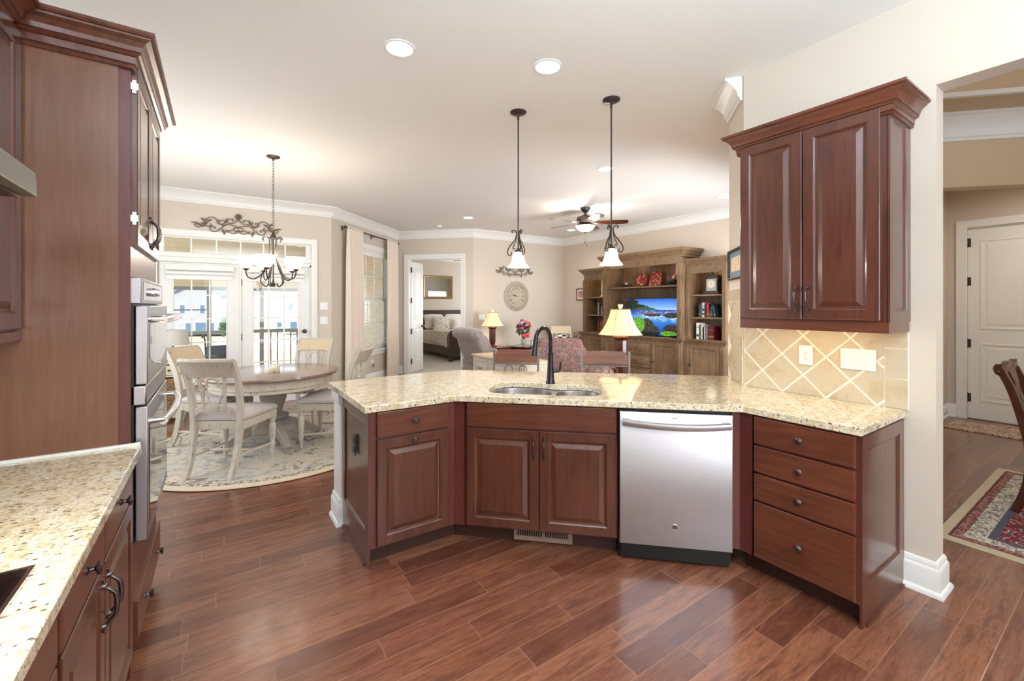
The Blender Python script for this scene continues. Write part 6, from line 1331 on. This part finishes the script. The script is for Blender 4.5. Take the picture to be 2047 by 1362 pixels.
# ---------------------------------------------------------------- dining room on the right
def _persian():
    m = NT('persian_rug', Roughness=.95); c = m.n('TexCoord'); s_ = m.n('SeparateXYZ'); m.l(c.outputs['Object'], s_.inputs[0])
    dx = m.math('SUBTRACT', 1.0, m.math('ABSOLUTE', s_.outputs[0])); dy = m.math('SUBTRACT', 1.45, m.math('ABSOLUTE', s_.outputs[1])); e = m.math('MINIMUM', dx, dy)
    v = m.co(); d = m.vor(v, 6.5, rnd=.35); f = m.ramp(m.math('FRACT', m.math('MULTIPLY', d, 3.2)), [(0, srgb(136,30,48)), (.42, srgb(214,200,176)), (.55, srgb(96,100,116)), (.7, srgb(150,38,56)), (.9, srgb(178,140,120))], 'CONSTANT')
    n = m.noise(v, 20, 4, .6, 2); f = m.mix(m.ramp(n, [(.50,(0,0,0)),(.55,(1,1,1))]), f, srgb(104,36,46))
    bn = m.noise(v, 34, 3, .6, 1.5); cr = m.ramp(bn, [(.46, srgb(120,112,112)), (.52, srgb(214,204,182))]); rd = m.ramp(bn, [(.46, srgb(110,52,52)), (.55, srgb(168,128,112))])
    def st(a, lo, hi): return m.mix(m.math('GREATER_THAN', e, a), lo, hi)
    k = st(.05, srgb(200,184,154), rd); k = st(.055, k, srgb(96,40,46)); k = st(.065, k, rd); k = st(.11, k, cr); k = st(.20, k, srgb(84,84,98)); k = st(.235, k, f); m.base(k); return m.mat
mb = MB(); mb.box(-1.0,-1.45,0,1.0,1.45,.012); tag(mb.build('persian_rug', _persian(), loc=(4.77, -.66, 0)), 'red persian rug with a cream border in the dining room on the right', 'rug')
mb = MB(); mb.box(-.28,-.5,0,.28,.5,.012)
def _matrug():
    m = NT('woven_mat', Roughness=.95); v = m.co(); n = m.noise(v, 16, 3, .6, 3); m.base(m.ramp(n, [(.40, srgb(98,76,66)), (.47, srgb(210,190,166)), (.56, srgb(178,118,92)), (.62, srgb(218,200,176))], 'CONSTANT')); return m.mat
tag(mb.build('door_mat', _matrug(), loc=(7.50, .93, 0)), 'cream and brown patterned mat at the white foyer door', 'rug')
t = thing('dining_room_chair', 'carved dark mahogany chair cut off by the right edge', 'chair', (4.84, .50, .012), R(180)); DMH = M['mahogany']
for s in (-1, 1):
    mb = MB(); mb.prof(bez([(s*.20,-.055,0),(s*.205,.0,.22),(s*.21,.01,.45),(s*.225,-.02,.65),(s*.24,-.065,.85),(s*.25,-.11,.98)], 5), [(-.018,-.022),(.018,-.022),(.018,.022),(-.018,.022)], up=(0,1,0)); mb.build('rear_leg', DMH, t, bevel=.004)
    mb = MB(); mb.lathe([(.03,0),(.035,.03),(.018,.07),(.022,.2),(.03,.36),(.034,.42)], 14, (s*.23,.42,0)); mb.build('front_leg', DMH, t)
mb = MB(); mb.prof(bez([(-.28,-.125,.985),(-.255,-.12,1.01),(-.15,-.115,.99),(0,-.12,1.015),(.15,-.115,.99),(.255,-.12,1.01),(.28,-.125,.985)], 5), [(-.020,-.028),(.020,-.028),(.020,.024),(-.020,.030)], up=(0,0,1)); mb.ball((-.265,-.125,.99), (.03,.025,.035), 10, 8); mb.ball((.265,-.125,.99), (.03,.025,.035), 10, 8); mb.build('crest_rail', DMH, t)
mb = MB(); L = []
for z, w_, y_ in ((.48,.07,.0),(.56,.085,-.01),(.66,.06,-.03),(.78,.095,-.07),(.90,.08,-.085),(.985,.12,-.11)): L.append([(-w_,y_,z),(w_,y_,z),(w_,y_+.014,z),(-w_,y_+.014,z)])
mb.loft(L); mb.build('splat', DMH, t)
mb = MB(); mb.loft([[(-.21,-.01,z),(.21,-.01,z),(.26,.45,z),(-.26,.45,z)] for z in (.38,.46)]); mb.build('seat_frame', DMH, t, bevel=.005)
mb = MB(); soft(mb,-.22,.0,.45,.22,.45,.50,.03); mb.build('seat_cushion', M['seat'], t)
# patio chair beyond the left french door
t = thing('patio_chair', 'iron patio chair with a blue grey cushion outside the left french door', 'patio chair', (.15, 9.0, -.04), R(-160))
for s in (-1, 1):
    mb = MB(); mb.tube(bez([(s*.27,-.28,0),(s*.26,-.25,.4),(s*.26,-.30,.86),(s*.26,-.36,.98),(s*.26,-.42,.98),(s*.26,-.42,.93)], 4), .013, 8); mb.tube([(s*.27,.28,0),(s*.26,.25,.42),(s*.26,-.25,.42)], .013, 8); mb.tube(bez([(s*.27,-.27,.64),(s*.27,.15,.66),(s*.27,.26,.62),(s*.27,.26,.45)], 4), .012, 8); mb.build('side_frame', M['iron'], t)
mb = MB(); soft(mb,-.25,-.24,.42,.25,.27,.52,.04); mb.build('seat_cushion', plain('blue_grey_canvas', (96,114,134), .9), t)
mb = MB(); soft(mb,-.25,-.30,.50,.25,-.20,.80,.04,-.14); mb.build('back_cushion', plain('blue_grey_canvas', (96,114,134), .9), t)
